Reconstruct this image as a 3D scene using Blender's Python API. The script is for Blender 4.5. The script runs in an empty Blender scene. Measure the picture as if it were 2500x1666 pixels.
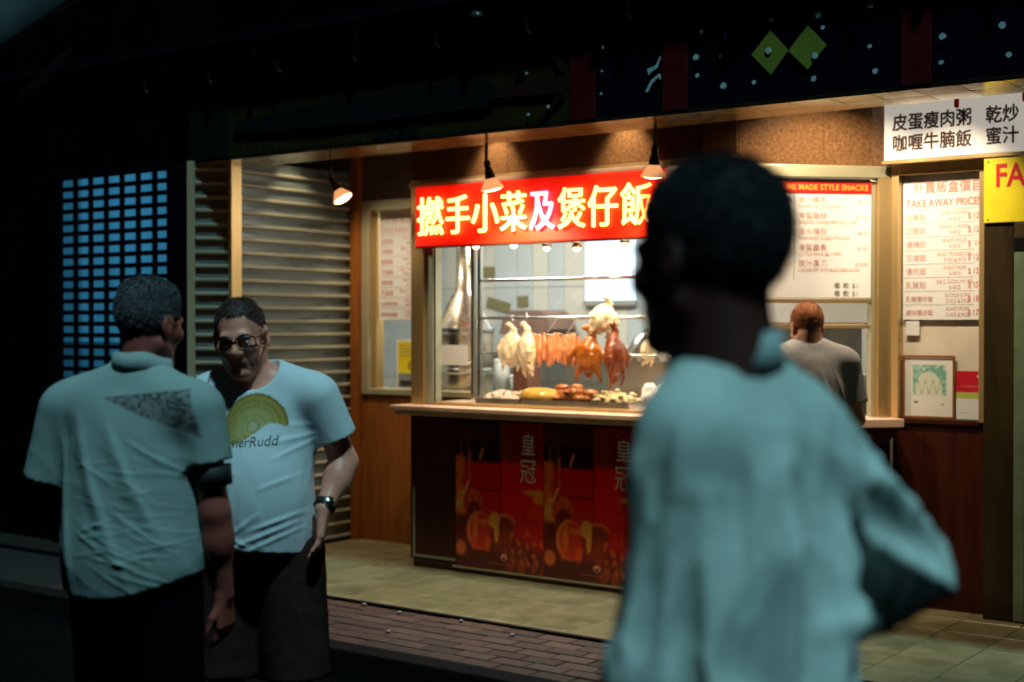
import bpy, bmesh, math, random
import numpy as np
from mathutils import Vector, Matrix, Euler
random.seed(7); RNG = np.random.default_rng(7)
S = bpy.context.scene
COL = S.collection
R = math.radians

# ------------------------------------------------------------------ camera
cam = bpy.data.cameras.new('camera'); camo = bpy.data.objects.new('camera', cam); COL.objects.link(camo)
camo.location = (0, 0, 1.65); camo.rotation_euler = (R(90 - .645), 0, R(36.4))
cam.sensor_width = 36; cam.lens = 48.96; cam.clip_start = .05; cam.clip_end = 300
cam.dof.use_dof = True; cam.dof.focus_distance = 5.7; cam.dof.aperture_fstop = 1.7; cam.dof.aperture_blades = 9
S.camera = camo
# ------------------------------------------------------------------ night sky
wd = bpy.data.worlds.new('World'); S.world = wd; wd.use_nodes = True
nt = wd.node_tree; bg = nt.nodes['Background']; sky = nt.nodes.new('ShaderNodeTexSky'); sky.sky_type = 'NISHITA'
SUN_D = Vector((-.358, .224, -.906)).normalized()          # the way the cool street light travels
sky.sun_disc = False; sky.sun_elevation = math.asin(-SUN_D.z); sky.sun_rotation = math.atan2(-SUN_D.x, -SUN_D.y)
nt.links.new(sky.outputs[0], bg.inputs[0]); bg.inputs[1].default_value = .0003
# ------------------------------------------------------------------ cool light from across the street
sl = bpy.data.lights.new('sun', 'SUN'); sl.energy = 2.35; sl.angle = R(3); sl.color = (.44, .90, 1.0)
so = bpy.data.objects.new('sun', sl); COL.objects.link(so); so.rotation_euler = SUN_D.to_track_quat('-Z', 'Y').to_euler()
# ------------------------------------------------------------------ picture
S.view_settings.view_transform = 'Standard'; S.view_settings.look = 'None'; S.view_settings.exposure = 0; S.view_settings.gamma = 1
S.render.engine = 'CYCLES'; S.cycles.use_denoising = True; S.cycles.max_bounces = 7; S.cycles.transparent_max_bounces = 12
S.cycles.sample_clamp_indirect = 4; S.cycles.caustics_reflective = False; S.cycles.caustics_refractive = False

# ================================================================== helpers
MATS = {}
def mat(name, col, rough=.6, metal=0., spec=.4, var=0., vscale=6., bump=0., bscale=60., emit=None, es=0., coat=0., stretch=None, col2=None, attr=None, cells=None):
    m = bpy.data.materials.new(name); m.use_nodes = True; N = m.node_tree.nodes; L = m.node_tree.links
    b = N['Principled BSDF']; b.inputs['Roughness'].default_value = rough; b.inputs['Metallic'].default_value = metal
    b.inputs['Specular IOR Level'].default_value = spec; b.inputs['Coat Weight'].default_value = coat; b.inputs['Coat Roughness'].default_value = .12
    b.inputs['Base Color'].default_value = (*col, 1)
    tc = N.new('ShaderNodeTexCoord'); mp = N.new('ShaderNodeMapping'); L.new(tc.outputs['Object'], mp.inputs[0])
    if stretch: mp.inputs['Scale'].default_value = stretch
    oi = N.new('ShaderNodeObjectInfo'); ml = N.new('ShaderNodeMath'); ml.operation = 'MULTIPLY'; ml.inputs[1].default_value = 41.; L.new(oi.outputs['Random'], ml.inputs[0]); L.new(ml.outputs[0], mp.inputs['Location'])
    src = None
    if attr:
        a = N.new('ShaderNodeAttribute'); a.attribute_name = attr; src = a.outputs['Color']; L.new(src, b.inputs['Base Color'])
    if var or col2:
        n = N.new('ShaderNodeTexNoise'); n.inputs['Scale'].default_value = vscale; n.inputs['Detail'].default_value = 5; n.inputs['Roughness'].default_value = .65
        L.new(mp.outputs[0], n.inputs['Vector'])
        rp = N.new('ShaderNodeValToRGB'); rp.color_ramp.elements[0].position = .32; rp.color_ramp.elements[1].position = .68
        c2 = col2 or tuple(min(1, c * (1 + var)) for c in col); c1 = col if col2 else tuple(c * (1 - var) for c in col)
        rp.color_ramp.elements[0].color = (*c1, 1); rp.color_ramp.elements[1].color = (*c2, 1)
        L.new(n.outputs[0], rp.inputs[0])
        if attr:
            mx = N.new('ShaderNodeMix'); mx.data_type = 'RGBA'; mx.blend_type = 'MULTIPLY'; mx.inputs[0].default_value = 1
            L.new(src, mx.inputs[6]); L.new(rp.outputs[0], mx.inputs[7]); L.new(mx.outputs[2], b.inputs['Base Color'])
        else: L.new(rp.outputs[0], b.inputs['Base Color'])
        mr = N.new('ShaderNodeMapRange'); mr.inputs[3].default_value = max(.03, rough - .12); mr.inputs[4].default_value = min(1, rough + .12)
        L.new(n.outputs[0], mr.inputs[0]); L.new(mr.outputs[0], b.inputs['Roughness'])
    if bump:
        n2 = N.new('ShaderNodeTexNoise'); n2.inputs['Scale'].default_value = bscale; n2.inputs['Detail'].default_value = 4
        L.new(mp.outputs[0], n2.inputs['Vector'])
        bp = N.new('ShaderNodeBump'); bp.inputs['Strength'].default_value = bump; bp.inputs['Distance'].default_value = .01
        L.new(n2.outputs[0], bp.inputs['Height']); L.new(bp.outputs[0], b.inputs['Normal'])
    if emit:
        b.inputs['Emission Color'].default_value = (*emit, 1); b.inputs['Emission Strength'].default_value = es
    MATS[name] = m; return m
def glass(name, tint=(1, 1, 1), refl=.035):
    m = bpy.data.materials.new(name); m.use_nodes = True; N = m.node_tree.nodes; L = m.node_tree.links; N.clear()
    o = N.new('ShaderNodeOutputMaterial'); t = N.new('ShaderNodeBsdfTransparent'); t.inputs[0].default_value = (*tint, 1)
    g = N.new('ShaderNodeBsdfGlossy'); g.inputs['Roughness'].default_value = .03; f = N.new('ShaderNodeLayerWeight'); pw = N.new('ShaderNodeMath'); pw.operation = 'POWER'; pw.inputs[1].default_value = 5; L.new(f.outputs['Facing'], pw.inputs[0])
    mr = N.new('ShaderNodeMapRange'); mr.inputs[3].default_value = refl; mr.inputs[4].default_value = min(.95, refl * 27); L.new(pw.outputs[0], mr.inputs[0])
    mx = N.new('ShaderNodeMixShader'); L.new(mr.outputs[0], mx.inputs[0]); L.new(t.outputs[0], mx.inputs[1]); L.new(g.outputs[0], mx.inputs[2]); L.new(mx.outputs[0], o.inputs[0])
    MATS[name] = m; return m
def M_(m): return MATS[m] if isinstance(m, str) else m
class MB:
    def __init__(s): s.v = []; s.f = []; s.mi = []
    def add(s, vs, fs, mi=0):
        o = len(s.v); s.v += [tuple(v) for v in vs]; s.f += [tuple(i + o for i in f) for f in fs]; s.mi += [mi] * len(fs); return s
    def box(s, x0, x1, y0, y1, z0, z1, mi=0):
        v = [(x, y, z) for z in (z0, z1) for y in (y0, y1) for x in (x0, x1)]
        return s.add(v, [(0, 2, 3, 1), (4, 5, 7, 6), (0, 1, 5, 4), (2, 6, 7, 3), (0, 4, 6, 2), (1, 3, 7, 5)], mi)
    def cbox(s, x0, x1, y0, y1, z0, z1, c=.004, mi=0):   # box with chamfered front (-y) edges
        a = [(x0, y1, z0), (x1, y1, z0), (x1, y1, z1), (x0, y1, z1)]; b = [(x0, y0 + c, z0), (x1, y0 + c, z0), (x1, y0 + c, z1), (x0, y0 + c, z1)]
        d = [(x0 + c, y0, z0 + c), (x1 - c, y0, z0 + c), (x1 - c, y0, z1 - c), (x0 + c, y0, z1 - c)]
        fs = [(3, 2, 1, 0), (8, 9, 10, 11)]
        for i in range(4):
            j = (i + 1) % 4; fs += [(i, j, 4 + j, 4 + i), (4 + i, 4 + j, 8 + j, 8 + i)]
        return s.add(a + b + d, fs, mi)
    def prism(s, pts, y0, y1, mi=0):   # polygon in xz, extruded along y
        n = len(pts); v = [(x, y0, z) for x, z in pts] + [(x, y1, z) for x, z in pts]
        return s.add(v, [tuple(range(n)), tuple(range(2 * n - 1, n - 1, -1))] + [(i, i + n, (i + 1) % n + n, (i + 1) % n) for i in range(n)], mi)
    def extr(s, prof, a, b, mi=0):     # profile list of (y,z) swept along x from a to b
        n = len(prof); v = [(a, y, z) for y, z in prof] + [(b, y, z) for y, z in prof]
        return s.add(v, [tuple(range(n - 1, -1, -1)), tuple(range(n, 2 * n))] + [(i, (i + 1) % n, (i + 1) % n + n, i + n) for i in range(n)], mi)
    def tube(s, pts, r, n=10, mi=0, cap=True):
        pts = [Vector(p) for p in pts]; rs = r if isinstance(r, (list, tuple)) else [r] * len(pts); base = len(s.v); up = None
        for i, p in enumerate(pts):
            t = (pts[min(i + 1, len(pts) - 1)] - pts[max(i - 1, 0)]).normalized()
            if up is None: up = t.orthogonal().normalized()
            up = (up - t * up.dot(t)); up = up.normalized() if up.length > 1e-6 else t.orthogonal().normalized()
            w = t.cross(up)
            for k in range(n):
                a = 2 * math.pi * k / n; s.v.append(tuple(p + (up * math.cos(a) + w * math.sin(a)) * rs[i]))
        for i in range(len(pts) - 1):
            for k in range(n):
                a = base + i * n + k; b = base + i * n + (k + 1) % n; s.f.append((a, b, b + n, a + n)); s.mi.append(mi)
        if cap:
            s.f.append(tuple(base + k for k in range(n - 1, -1, -1))); s.mi.append(mi)
            s.f.append(tuple(base + (len(pts) - 1) * n + k for k in range(n))); s.mi.append(mi)
        return s
    def lathe(s, prof, n=20, c=(0, 0, 0), mi=0):
        base = len(s.v)
        for r, z in prof:
            for k in range(n):
                a = 2 * math.pi * k / n; s.v.append((c[0] + r * math.cos(a), c[1] + r * math.sin(a), c[2] + z))
        for i in range(len(prof) - 1):
            for k in range(n):
                a = base + i * n + k; b = base + i * n + (k + 1) % n; s.f.append((a, b, b + n, a + n)); s.mi.append(mi)
        return s
    def mesh(s, name, mats, smooth=False):
        m = bpy.data.meshes.new(name); m.from_pydata(s.v, [], s.f)
        for x in (mats if isinstance(mats, (list, tuple)) else [mats]): m.materials.append(M_(x))
        if any(s.mi): m.polygons.foreach_set('material_index', s.mi)
        if smooth: m.shade_smooth()
        m.validate(); m.update(); return m
    def build(s, name, mats, parent=None, smooth=False, loc=None, rot=None):
        return link(name, s.mesh(name, mats, smooth), parent, loc, rot)
def link(name, me, parent=None, loc=None, rot=None):
    o = bpy.data.objects.new(name, me); COL.objects.link(o)
    if parent: o.parent = parent
    if loc is not None: o.location = loc
    if rot is not None: o.rotation_euler = rot
    return o
def tag(o, label=None, cat=None, group=None, kind=None):
    if label: o['label'] = label
    if cat: o['category'] = cat
    if group: o['group'] = group
    if kind: o['kind'] = kind
    return o
def thing(name, label, cat, loc=(0, 0, 0), rz=0, group=None):
    o = bpy.data.objects.new(name, None); COL.objects.link(o); o.location = loc; o.rotation_euler = (0, 0, rz); o.empty_display_size = .1
    return tag(o, label, cat, group)
def box(name, x0, x1, y0, y1, z0, z1, m, parent=None, bev=0.):
    me = MB().box(x0, x1, y0, y1, z0, z1).mesh(name, m)
    if bev:
        bm = bmesh.new(); bm.from_mesh(me); bmesh.ops.bevel(bm, geom=bm.edges[:], offset=bev, segments=2, affect='EDGES', profile=.6); bm.to_mesh(me); bm.free()
    return link(name, me, parent)
def text_mesh(body, size, align='LEFT', extrude=0., bevel=0., bold=0., spacing=1., res=3):
    cu = bpy.data.curves.new('lettering', 'FONT'); cu.body = body; cu.size = size; cu.align_x = align; cu.extrude = extrude; cu.bevel_depth = bevel
    cu.offset = bold; cu.space_character = spacing; cu.resolution_u = res; cu.bevel_resolution = 1
    o = bpy.data.objects.new('lettering', cu); COL.objects.link(o)
    me = bpy.data.meshes.new_from_object(o.evaluated_get(bpy.context.evaluated_depsgraph_get()))
    bpy.data.objects.remove(o); bpy.data.curves.remove(cu); return me
def text(body, size, m, parent, x, y, z, align='LEFT', extrude=.0008, bold=0., sx=1., sz=1., name='lettering', spacing=1., shear=0., rz=0., heavy=0.):
    me = text_mesh(body, size, align, extrude, 0, bold, spacing)
    if heavy:
        bmh = bmesh.new()
        for q, (hx, hy) in enumerate(((0, 0), (heavy, 0), (-heavy, 0), (0, heavy), (0, -heavy))):
            m2 = me.copy(); m2.transform(Matrix.Translation((hx, hy, -.0001 * q))); bmh.from_mesh(m2); bpy.data.meshes.remove(m2)
        bmh.to_mesh(me); bmh.free()
    me.transform(Matrix(((sx, shear, 0, 0), (0, sz, 0, 0), (0, 0, 1, 0), (0, 0, 0, 1))))
    me.transform(Matrix.Rotation(R(90), 4, 'X')); me.materials.clear(); me.materials.append(M_(m))
    return link(name, me, parent, (x, y, z), (0, rz, 0))
def paint(name, w, h, nx, ny, fn, m, parent=None, loc=(0, 0, 0)):   # flat print: a finely divided sheet in xz with printed colours
    u, v = np.meshgrid(np.linspace(0, 1, nx + 1), np.linspace(0, 1, ny + 1)); u = u.ravel(); v = v.ravel()
    vs = np.stack([u * w, np.zeros_like(u), v * h], 1); i = np.arange(nx * ny); a = (i // nx) * (nx + 1) + i % nx
    me = bpy.data.meshes.new(name); me.from_pydata(vs.tolist(), [], np.stack([a, a + 1, a + nx + 2, a + nx + 1], 1).tolist())
    c = np.clip(fn(u, v), 0, 1); at = me.color_attributes.new('Col', 'FLOAT_COLOR', 'POINT'); at.data.foreach_set('color', np.concatenate([c, np.ones((len(c), 1))], 1).astype(np.float32).ravel())
    me.materials.append(M_(m)); return link(name, me, parent, loc)
def vnoise(u, v, s, seed=0):
    r = np.random.default_rng(seed); o = np.zeros_like(u)
    for k in range(6):
        a, b, p = r.normal(0, s), r.normal(0, s), r.uniform(0, 6.28); o += np.sin(a * u + b * v + p + 1.3 * np.sin(b * u * .6 - a * v * .7))
    return o / 3.5

# ------------------------------------------------------------------ implicit surfaces for bodies, cloth and meat
class F:
    def __init__(s): s.p = []
    def c(s, a, b, ra, rb=None, k=.02): s.p.append(('c', np.array(a, float), np.array(b, float), ra, rb if rb is not None else ra, k)); return s
    def e(s, c, r, k=.02, rot=None): s.p.append(('e', np.array(c, float), np.array(r, float), None if rot is None else np.array(rot), k)); return s
    def sub(s, c, r, k=.01, rot=None): s.p.append(('s', np.array(c, float), np.array(r, float), None if rot is None else np.array(rot), k)); return s
    def cut(s, pt, n, k=.004): n = np.array(n, float); s.p.append(('x', np.array(pt, float), n / np.linalg.norm(n), k)); return s
    def ccut(s, a, b, ra, rb, frac, k=.02): s.p.append(('cc', np.array(a, float), np.array(b, float), ra, rb, frac, k)); return s
    def fn(s, f): s.p.append(('f', f)); return s
    def bounds(s):
        lo = np.full(3, 9.); hi = -lo
        for p in s.p:
            if p[0] in ('c', 'cc'):
                r = max(p[3], p[4]); lo = np.minimum(lo, np.minimum(p[1], p[2]) - r); hi = np.maximum(hi, np.maximum(p[1], p[2]) + r)
            elif p[0] == 'e':
                r = p[2] if p[3] is None else np.full(3, p[2].max()); lo = np.minimum(lo, p[1] - r); hi = np.maximum(hi, p[1] + r)
        return lo - .03, hi + .03
    def ev(s, P):
        d = np.full(len(P), 1e3, np.float32)
        def cone(a, b, ra, rb):
            ba = (b - a).astype(np.float32); q = P - a.astype(np.float32); t = np.clip(q @ ba / max(1e-9, ba @ ba), 0, 1); q = q - t[:, None] * ba
            return np.sqrt((q * q).sum(1)) - (ra + (rb - ra) * t)
        def ell(c, r, R_):
            q = P - c.astype(np.float32)
            if R_ is not None: q = q @ R_.astype(np.float32)
            q = q / r.astype(np.float32); k0 = np.sqrt((q * q).sum(1)) + 1e-6; q2 = q / r.astype(np.float32); k1 = np.sqrt((q2 * q2).sum(1)) + 1e-6
            return k0 * (k0 - 1) / k1
        def smin(a, b, k):
            h = np.maximum(k - np.abs(a - b), 0) / k; return np.minimum(a, b) - h * h * k * .25
        for p in s.p:
            if p[0] == 'c': d = smin(d, cone(*p[1:5]), p[5])
            elif p[0] == 'e': d = smin(d, ell(p[1], p[2], p[3]), p[4])
            elif p[0] == 's': d = -smin(-d, ell(p[1], p[2], p[3]), p[4])
            elif p[0] == 'x': d = -smin(-d, -((P - p[1].astype(np.float32)) @ p[2].astype(np.float32)), p[3])
            elif p[0] == 'cc':
                a, b = p[1], p[2]; n = (b - a) / np.linalg.norm(b - a); c0 = a + (b - a) * p[5]
                q = np.maximum(cone(a, b, p[3], p[4]), (P - c0.astype(np.float32)) @ n.astype(np.float32)); d = smin(d, q, p[6])
            elif p[0] == 'f': d = p[1](P, d)
        return d.astype(np.float32)
    def mesh(s, name, h, m, smooth=True, post=None):
        lo, hi = s.bounds(); n = np.ceil((hi - lo) / h).astype(int) + 1; st = 4; nc = np.ceil(n / st).astype(int) + 1; n = (nc - 1) * st + 1
        ax = [lo[i] + h * np.arange(n[i]) for i in range(3)]; cx = [a[::st] for a in ax]
        G = np.stack(np.meshgrid(*cx, indexing='ij'), -1).reshape(-1, 3).astype(np.float32)
        dc = s.ev(G).reshape(nc); near = np.abs(dc) < st * h * 2.0
        cell = np.zeros(nc - 1, bool)
        for i in (0, 1):
            for j in (0, 1):
                for k in (0, 1): cell |= near[i:nc[0] - 1 + i, j:nc[1] - 1 + j, k:nc[2] - 1 + k]
        Fd = np.repeat(np.repeat(np.repeat(dc, st, 0), st, 1), st, 2)[:n[0], :n[1], :n[2]].copy()
        mk = np.zeros(n, bool); big = np.repeat(np.repeat(np.repeat(cell, st, 0), st, 1), st, 2); mk[:-1, :-1, :-1] |= big; mk[1:, 1:, 1:] |= big
        idx = np.argwhere(mk); P = (lo + idx * h).astype(np.float32); vals = np.empty(len(P), np.float32)
        for a in range(0, len(P), 150000): vals[a:a + 150000] = s.ev(P[a:a + 150000])
        Fd[mk] = vals
        # surface nets
        sg = Fd < 0; c8 = [sg[i:n[0] - 1 + i, j:n[1] - 1 + j, k:n[2] - 1 + k] for i in (0, 1) for j in (0, 1) for k in (0, 1)]
        cnt = sum(c.astype(np.int8) for c in c8); act = (cnt > 0) & (cnt < 8); ci = np.argwhere(act); vid = np.full(act.shape, -1, np.int64); vid[act] = np.arange(len(ci))
        cor = np.array([(i, j, k) for i in (0, 1) for j in (0, 1) for k in (0, 1)]); val = np.stack([Fd[ci[:, 0] + c[0], ci[:, 1] + c[1], ci[:, 2] + c[2]] for c in cor], 1)
        acc = np.zeros((len(ci), 3)); w = np.zeros(len(ci))
        for a in range(8):
            for b in range(a + 1, 8):
                if np.abs(cor[a] - cor[b]).sum() == 1:
                    va, vb = val[:, a], val[:, b]; x = (va < 0) != (vb < 0); t = np.where(x, va / np.where(va == vb, 1, va - vb), 0)
                    acc += np.where(x[:, None], cor[a] + t[:, None] * (cor[b] - cor[a]), 0); w += x
        V = lo + (ci + acc / w[:, None]) * h; faces = []
        for axn in range(3):
            o1, o2 = [(1, 2), (2, 0), (0, 1)][axn]; sl0 = [slice(None)] * 3; sl1 = [slice(None)] * 3; sl0[axn] = slice(0, -1); sl1[axn] = slice(1, None)
            A = sg[tuple(sl0)]; B = sg[tuple(sl1)]; e = np.argwhere(A != B); e = e[(e[:, o1] > 0) & (e[:, o2] > 0) & (e[:, o1] < n[o1] - 1) & (e[:, o2] < n[o2] - 1)]
            def g(d1, d2):
                q = e.copy(); q[:, o1] -= d1; q[:, o2] -= d2; return vid[q[:, 0], q[:, 1], q[:, 2]]
            q = np.stack([g(1, 1), g(0, 1), g(0, 0), g(1, 0)], 1); fl = ~A[e[:, 0], e[:, 1], e[:, 2]]; q[fl] = q[fl][:, ::-1]; faces.append(q)
        Fc = np.concatenate(faces); Fc = Fc[(Fc >= 0).all(1)]
        if post is not None: V = post(V, Fc)
        me = bpy.data.meshes.new(name); me.vertices.add(len(V)); me.vertices.foreach_set('co', V.astype(np.float32).ravel())
        me.loops.add(len(Fc) * 4); me.loops.foreach_set('vertex_index', Fc.ravel().astype(np.int32)); me.polygons.add(len(Fc))
        me.polygons.foreach_set('loop_start', np.arange(0, len(Fc) * 4, 4, dtype=np.int32)); me.polygons.foreach_set('loop_total', np.full(len(Fc), 4, np.int32))
        me.update(); me.validate()
        if smooth: me.shade_smooth()
        if m is not None: me.materials.append(M_(m))
        return me
def normals(V, Fc):
    n = np.cross(V[Fc[:, 2]] - V[Fc[:, 0]], V[Fc[:, 3]] - V[Fc[:, 1]]); o = np.zeros_like(V)
    for k in range(4): np.add.at(o, Fc[:, k], n)
    return o / (np.linalg.norm(o, axis=1)[:, None] + 1e-12)
def relax(V, Fc, it=2):
    for _ in range(it):
        a = np.zeros_like(V); c = np.zeros(len(V))
        for k in range(4):
            i, j = Fc[:, k], Fc[:, (k + 1) % 4]; np.add.at(a, i, V[j]); np.add.at(a, j, V[i]); np.add.at(c, i, 1); np.add.at(c, j, 1)
        V = .45 * V + .55 * a / np.maximum(c, 1)[:, None]
    return V
def creases(V, N, segs, side):   # segs: (x0,z0,x1,z1,amp,width); side +1 front, -1 back
    d = np.zeros(len(V)); sd = np.clip(N[:, 1] * side * 3 + .3, 0, 1)
    for x0, z0, x1, z1, amp, wd_ in segs:
        b = np.array([x1 - x0, z1 - z0]); q = V[:, [0, 2]] - [x0, z0]; t = np.clip(q @ b / (b @ b), 0, 1); r = q - t[:, None] * b
        nn = np.array([-b[1], b[0]]) / np.linalg.norm(b); sgn = r @ nn; ds = np.linalg.norm(r, axis=1); fade = np.sin(np.pi * np.clip(t * .86 + .07, 0, 1)) ** .7
        d += amp * fade * (np.exp(-(ds / wd_) ** 2) - .75 * np.exp(-((ds) / (wd_ * 1.3)) ** 2) * np.clip(sgn / wd_ * 1.6, 0, 1))
    return d * sd
def folds(V, seed, freq, amp, aniso=(1, 1, .45)):
    r = np.random.default_rng(seed); o = np.zeros(len(V)); Q = V * np.array(aniso)
    for k in range(7):
        a = r.normal(0, 1, 3); a *= freq * r.uniform(.6, 1.5) / np.linalg.norm(a); b = r.normal(0, freq * .5, 3)
        s_ = np.sin(Q @ a + 1.7 * np.sin(Q @ b + r.uniform(0, 6)) + r.uniform(0, 6)); o += 1 - np.abs(s_) ** .7
    return (o / 7 - .4) * amp

# ================================================================== materials
mat('asphalt', (.0028, .0028, .0032), .85, var=.35, vscale=30, bump=.4, bscale=180, spec=.02)
mat('kerbstone', (.008, .007, .007), .9, var=.3, vscale=14, bump=.3, bscale=90, spec=.05)
mat('brick_a', (.048, .017, .012), .75, var=.3, vscale=12, bump=.4, bscale=120)
mat('brick_b', (.036, .014, .010), .8, var=.3, vscale=12, bump=.4, bscale=120)
mat('brick_c', (.060, .025, .017), .75, var=.3, vscale=12, bump=.4, bscale=120)
mat('mortar', (.006, .0045, .004), .9, var=.3, vscale=40)
mat('floor_tile_a', (.165, .140, .072), .33, var=.24, vscale=5, spec=.5, bump=.05, bscale=25)
mat('floor_tile_b', (.145, .124, .064), .36, var=.26, vscale=6, spec=.5, bump=.05, bscale=25)
mat('grout', (.014, .012, .008), .9, spec=.1)
mat('black_wall', (.0015, .0015, .0022), .9, var=.3, vscale=4, spec=.02)
mat('black_metal', (.003, .0027, .004), .55, spec=.12)
mat('navy_tile', (.004, .0045, .010), .22, var=.25, vscale=8, spec=.35)
mat('olive_tile', (.030, .024, .006), .3, var=.18, vscale=6, spec=.3)
mat('red_strip', (.085, .004, .005), .4, var=.2, vscale=5, spec=.3)
mat('fascia_grout', (.05, .065, .075), .8)
mat('diamond_yellow', (.22, .26, .035), .5, var=.12, vscale=9)
mat('white_spot', (.50, .62, .66), .6, var=.2, vscale=30)
mat('motif_dark', (.006, .008, .008), .5, spec=.2)
mat('motif_red', (.03, .010, .008), .5, spec=.2)
mat('soffit_tile', (.19, .145, .060), .08, var=.15, vscale=7, spec=.6, coat=.4)
mat('canopy_paint', (.012, .010, .015), .8, spec=.1, var=.45, vscale=7, stretch=(.4, 1, 3))
mat('gold_frame', (.62, .43, .19), .38, metal=.75, var=.10, vscale=3, bump=.05, bscale=150, stretch=(1, 1, .1))
mat('pale_frame', (.52, .47, .30), .42, metal=.55, var=.08, vscale=3, stretch=(1, 1, .1))
mat('grey_jamb', (.36, .38, .28), .5, metal=.3, var=.08, vscale=3)
mat('slat_rib', (.27, .245, .17), .42, metal=.3, var=.12, vscale=5, stretch=(.3, .3, 2))
mat('slat_pane', (.11, .135, .125), .30, metal=.2, var=.35, vscale=3, stretch=(.8, .8, 4))
mat('wood', (.24, .074, .011), .42, var=.30, vscale=9, bump=.05, bscale=30, stretch=(3, 3, .35), spec=.35)
mat('dark_wood', (.060, .012, .004), .35, var=.35, vscale=9, stretch=(3, 3, .35), spec=.3)
mat('redwood', (.038, .007, .0025), .40, var=.3, vscale=8, stretch=(3, 3, .35), spec=.25)
mat('stone_brown', (.165, .080, .033), .12, var=.38, vscale=55, spec=.4, coat=.15)
mat('stone_mauve', (.11, .07, .062), .22, var=.3, vscale=40, spec=.4)
mat('stone_dark', (.07, .020, .012), .22, var=.3, vscale=30, spec=.4)
mat('bronze', (.045, .030, .010), .42, metal=.5, var=.5, vscale=4, stretch=(1.5, 1, .3))
mat('door_frame', (.20, .28, .17), .4, metal=.5, var=.2, vscale=5)  # green light on plain aluminium is put into the frame colour
mat('kitchen_white', (.50, .52, .49), .25, var=.05, vscale=4, spec=.5)
mat('kitchen_blue', (.42, .48, .52), .25, var=.05, vscale=4, spec=.5)
mat('kitchen_joint', (.14, .14, .13), .8)
mat('kitchen_grey', (.26, .27, .25), .5, var=.15, vscale=4)
mat('kitchen_pale', (.42, .45, .38), .4, var=.15, vscale=3)
mat('kitchen_brown', (.20, .125, .105), .5, var=.2, vscale=6)
mat('kitchen_dark', (.035, .034, .034), .4)
mat('steel', (.68, .69, .66), .22, metal=1., var=.08, vscale=6, stretch=(1, 1, .3))
mat('steel_warm', (.66, .58, .48), .27, metal=1., var=.15, vscale=5)
mat('counter_edge', (.60, .40, .29), .4, var=.12, vscale=8)
mat('paper', (.74, .73, .70), .7, var=.03, vscale=4)
mat('litter_grey', (.16, .15, .13), .8)
mat('board_white', (.80, .79, .77), .5, var=.03, vscale=3)
mat('board_cream', (.66, .58, .46), .6, var=.06, vscale=4)
mat('ink_red', (.66, .20, .13), .6)
mat('ink_pale', (.70, .42, .36), .6)
mat('ink_grey', (.28, .27, .24), .6)
mat('ink_brown', (.055, .017, .006), .5)
mat('sign_red', (.75, .010, .010), .5)
mat('sign_yellow', (.80, .66, .015), .45, var=.06, vscale=5)
mat('sign_ink_red', (.60, .010, .012), .5)
mat('header_gold', (.95, .45, .05), .5)
mat('lightbox', (.74, .72, .68), .4, emit=(1, .93, .82), es=.36, var=.02, vscale=3)
mat('neon_board', (.85, .035, .006), .55, emit=(1, .003, .001), es=.62, var=.05, vscale=6)  # red glow of the tubes is put into the board's own emission
mat('neon_yellow', (1, .8, .4), .4, emit=(1, .50, .10), es=7.5)
mat('neon_pink', (1, .8, .9), .4, emit=(1, .42, .84), es=5.)
mat('bulb', (1, .9, .7), .4, emit=(1, .70, .40), es=9.)
mat('tube_light', (1, 1, 1), .4, emit=(1, .95, .82), es=9.)
mat('lamp_body', (.020, .004, .004), .4, spec=.4)
mat('par_glass', (.9, .6, .4), .2, emit=(1, .42, .16), es=.9, spec=.6)
mat('reflector', (.85, .55, .35), .18, metal=1.)
mat('blue_window', (.004, .015, .02), .6, emit=(.05, .36, .66), es=.42, var=.1, vscale=2)
mat('cool_panel', (.6, .75, .9), .4, emit=(.50, .78, 1.0), es=1.0)
mat('poster_print', (1, 1, 1), .28, attr='Col', spec=.45, coat=.2)
mat('print_flat', (1, 1, 1), .55, attr='Col')
mat('canvas', (.10, .15, .17), .9, var=.4, vscale=5, bump=.3, bscale=14, stretch=(1, 1, .5))
_c = MATS['canvas']; _n = _c.node_tree.nodes; _t = _n.new('ShaderNodeBsdfTranslucent'); _t.inputs[0].default_value = (.10, .13, .14, 1); _m = _n.new('ShaderNodeMixShader'); _m.inputs[0].default_value = .6
_c.node_tree.links.new(_n['Principled BSDF'].outputs[0], _m.inputs[1]); _c.node_tree.links.new(_t.outputs[0], _m.inputs[2]); _c.node_tree.links.new(_m.outputs[0], _n['Material Output'].inputs[0])
mat('canvas_dark', (.005, .0035, .004), .95, var=.3, vscale=5, spec=0)
mat('poached', (.80, .70, .48), .33, var=.14, vscale=18, bump=.15, bscale=90, coat=.25)
mat('roast', (.22, .050, .006), .22, col2=(.45, .15, .018), vscale=13, bump=.12, bscale=80, coat=.5)
mat('roast_dark', (.10, .016, .004), .22, col2=(.28, .055, .010), vscale=14, bump=.15, bscale=80, coat=.5)
mat('pork', (.62, .13, .035), .3, col2=(.85, .46, .24), vscale=40, bump=.2, bscale=90, coat=.4, stretch=(1, 1, .3))
mat('greens', (.42, .33, .14), .5, col2=(.62, .52, .30), vscale=20, bump=.2, bscale=80)
mat('pale_meat', (.66, .50, .40), .4, col2=(.74, .66, .58), vscale=20, bump=.2, bscale=80)
mat('plastic_bag', (.85, .86, .86), .3, spec=.6)
mat('plastic_yellow', (.80, .58, .02), .4)
glass('clear_glass', (1, 1, 1)); glass('door_glass', (.75, .85, .8))

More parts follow.
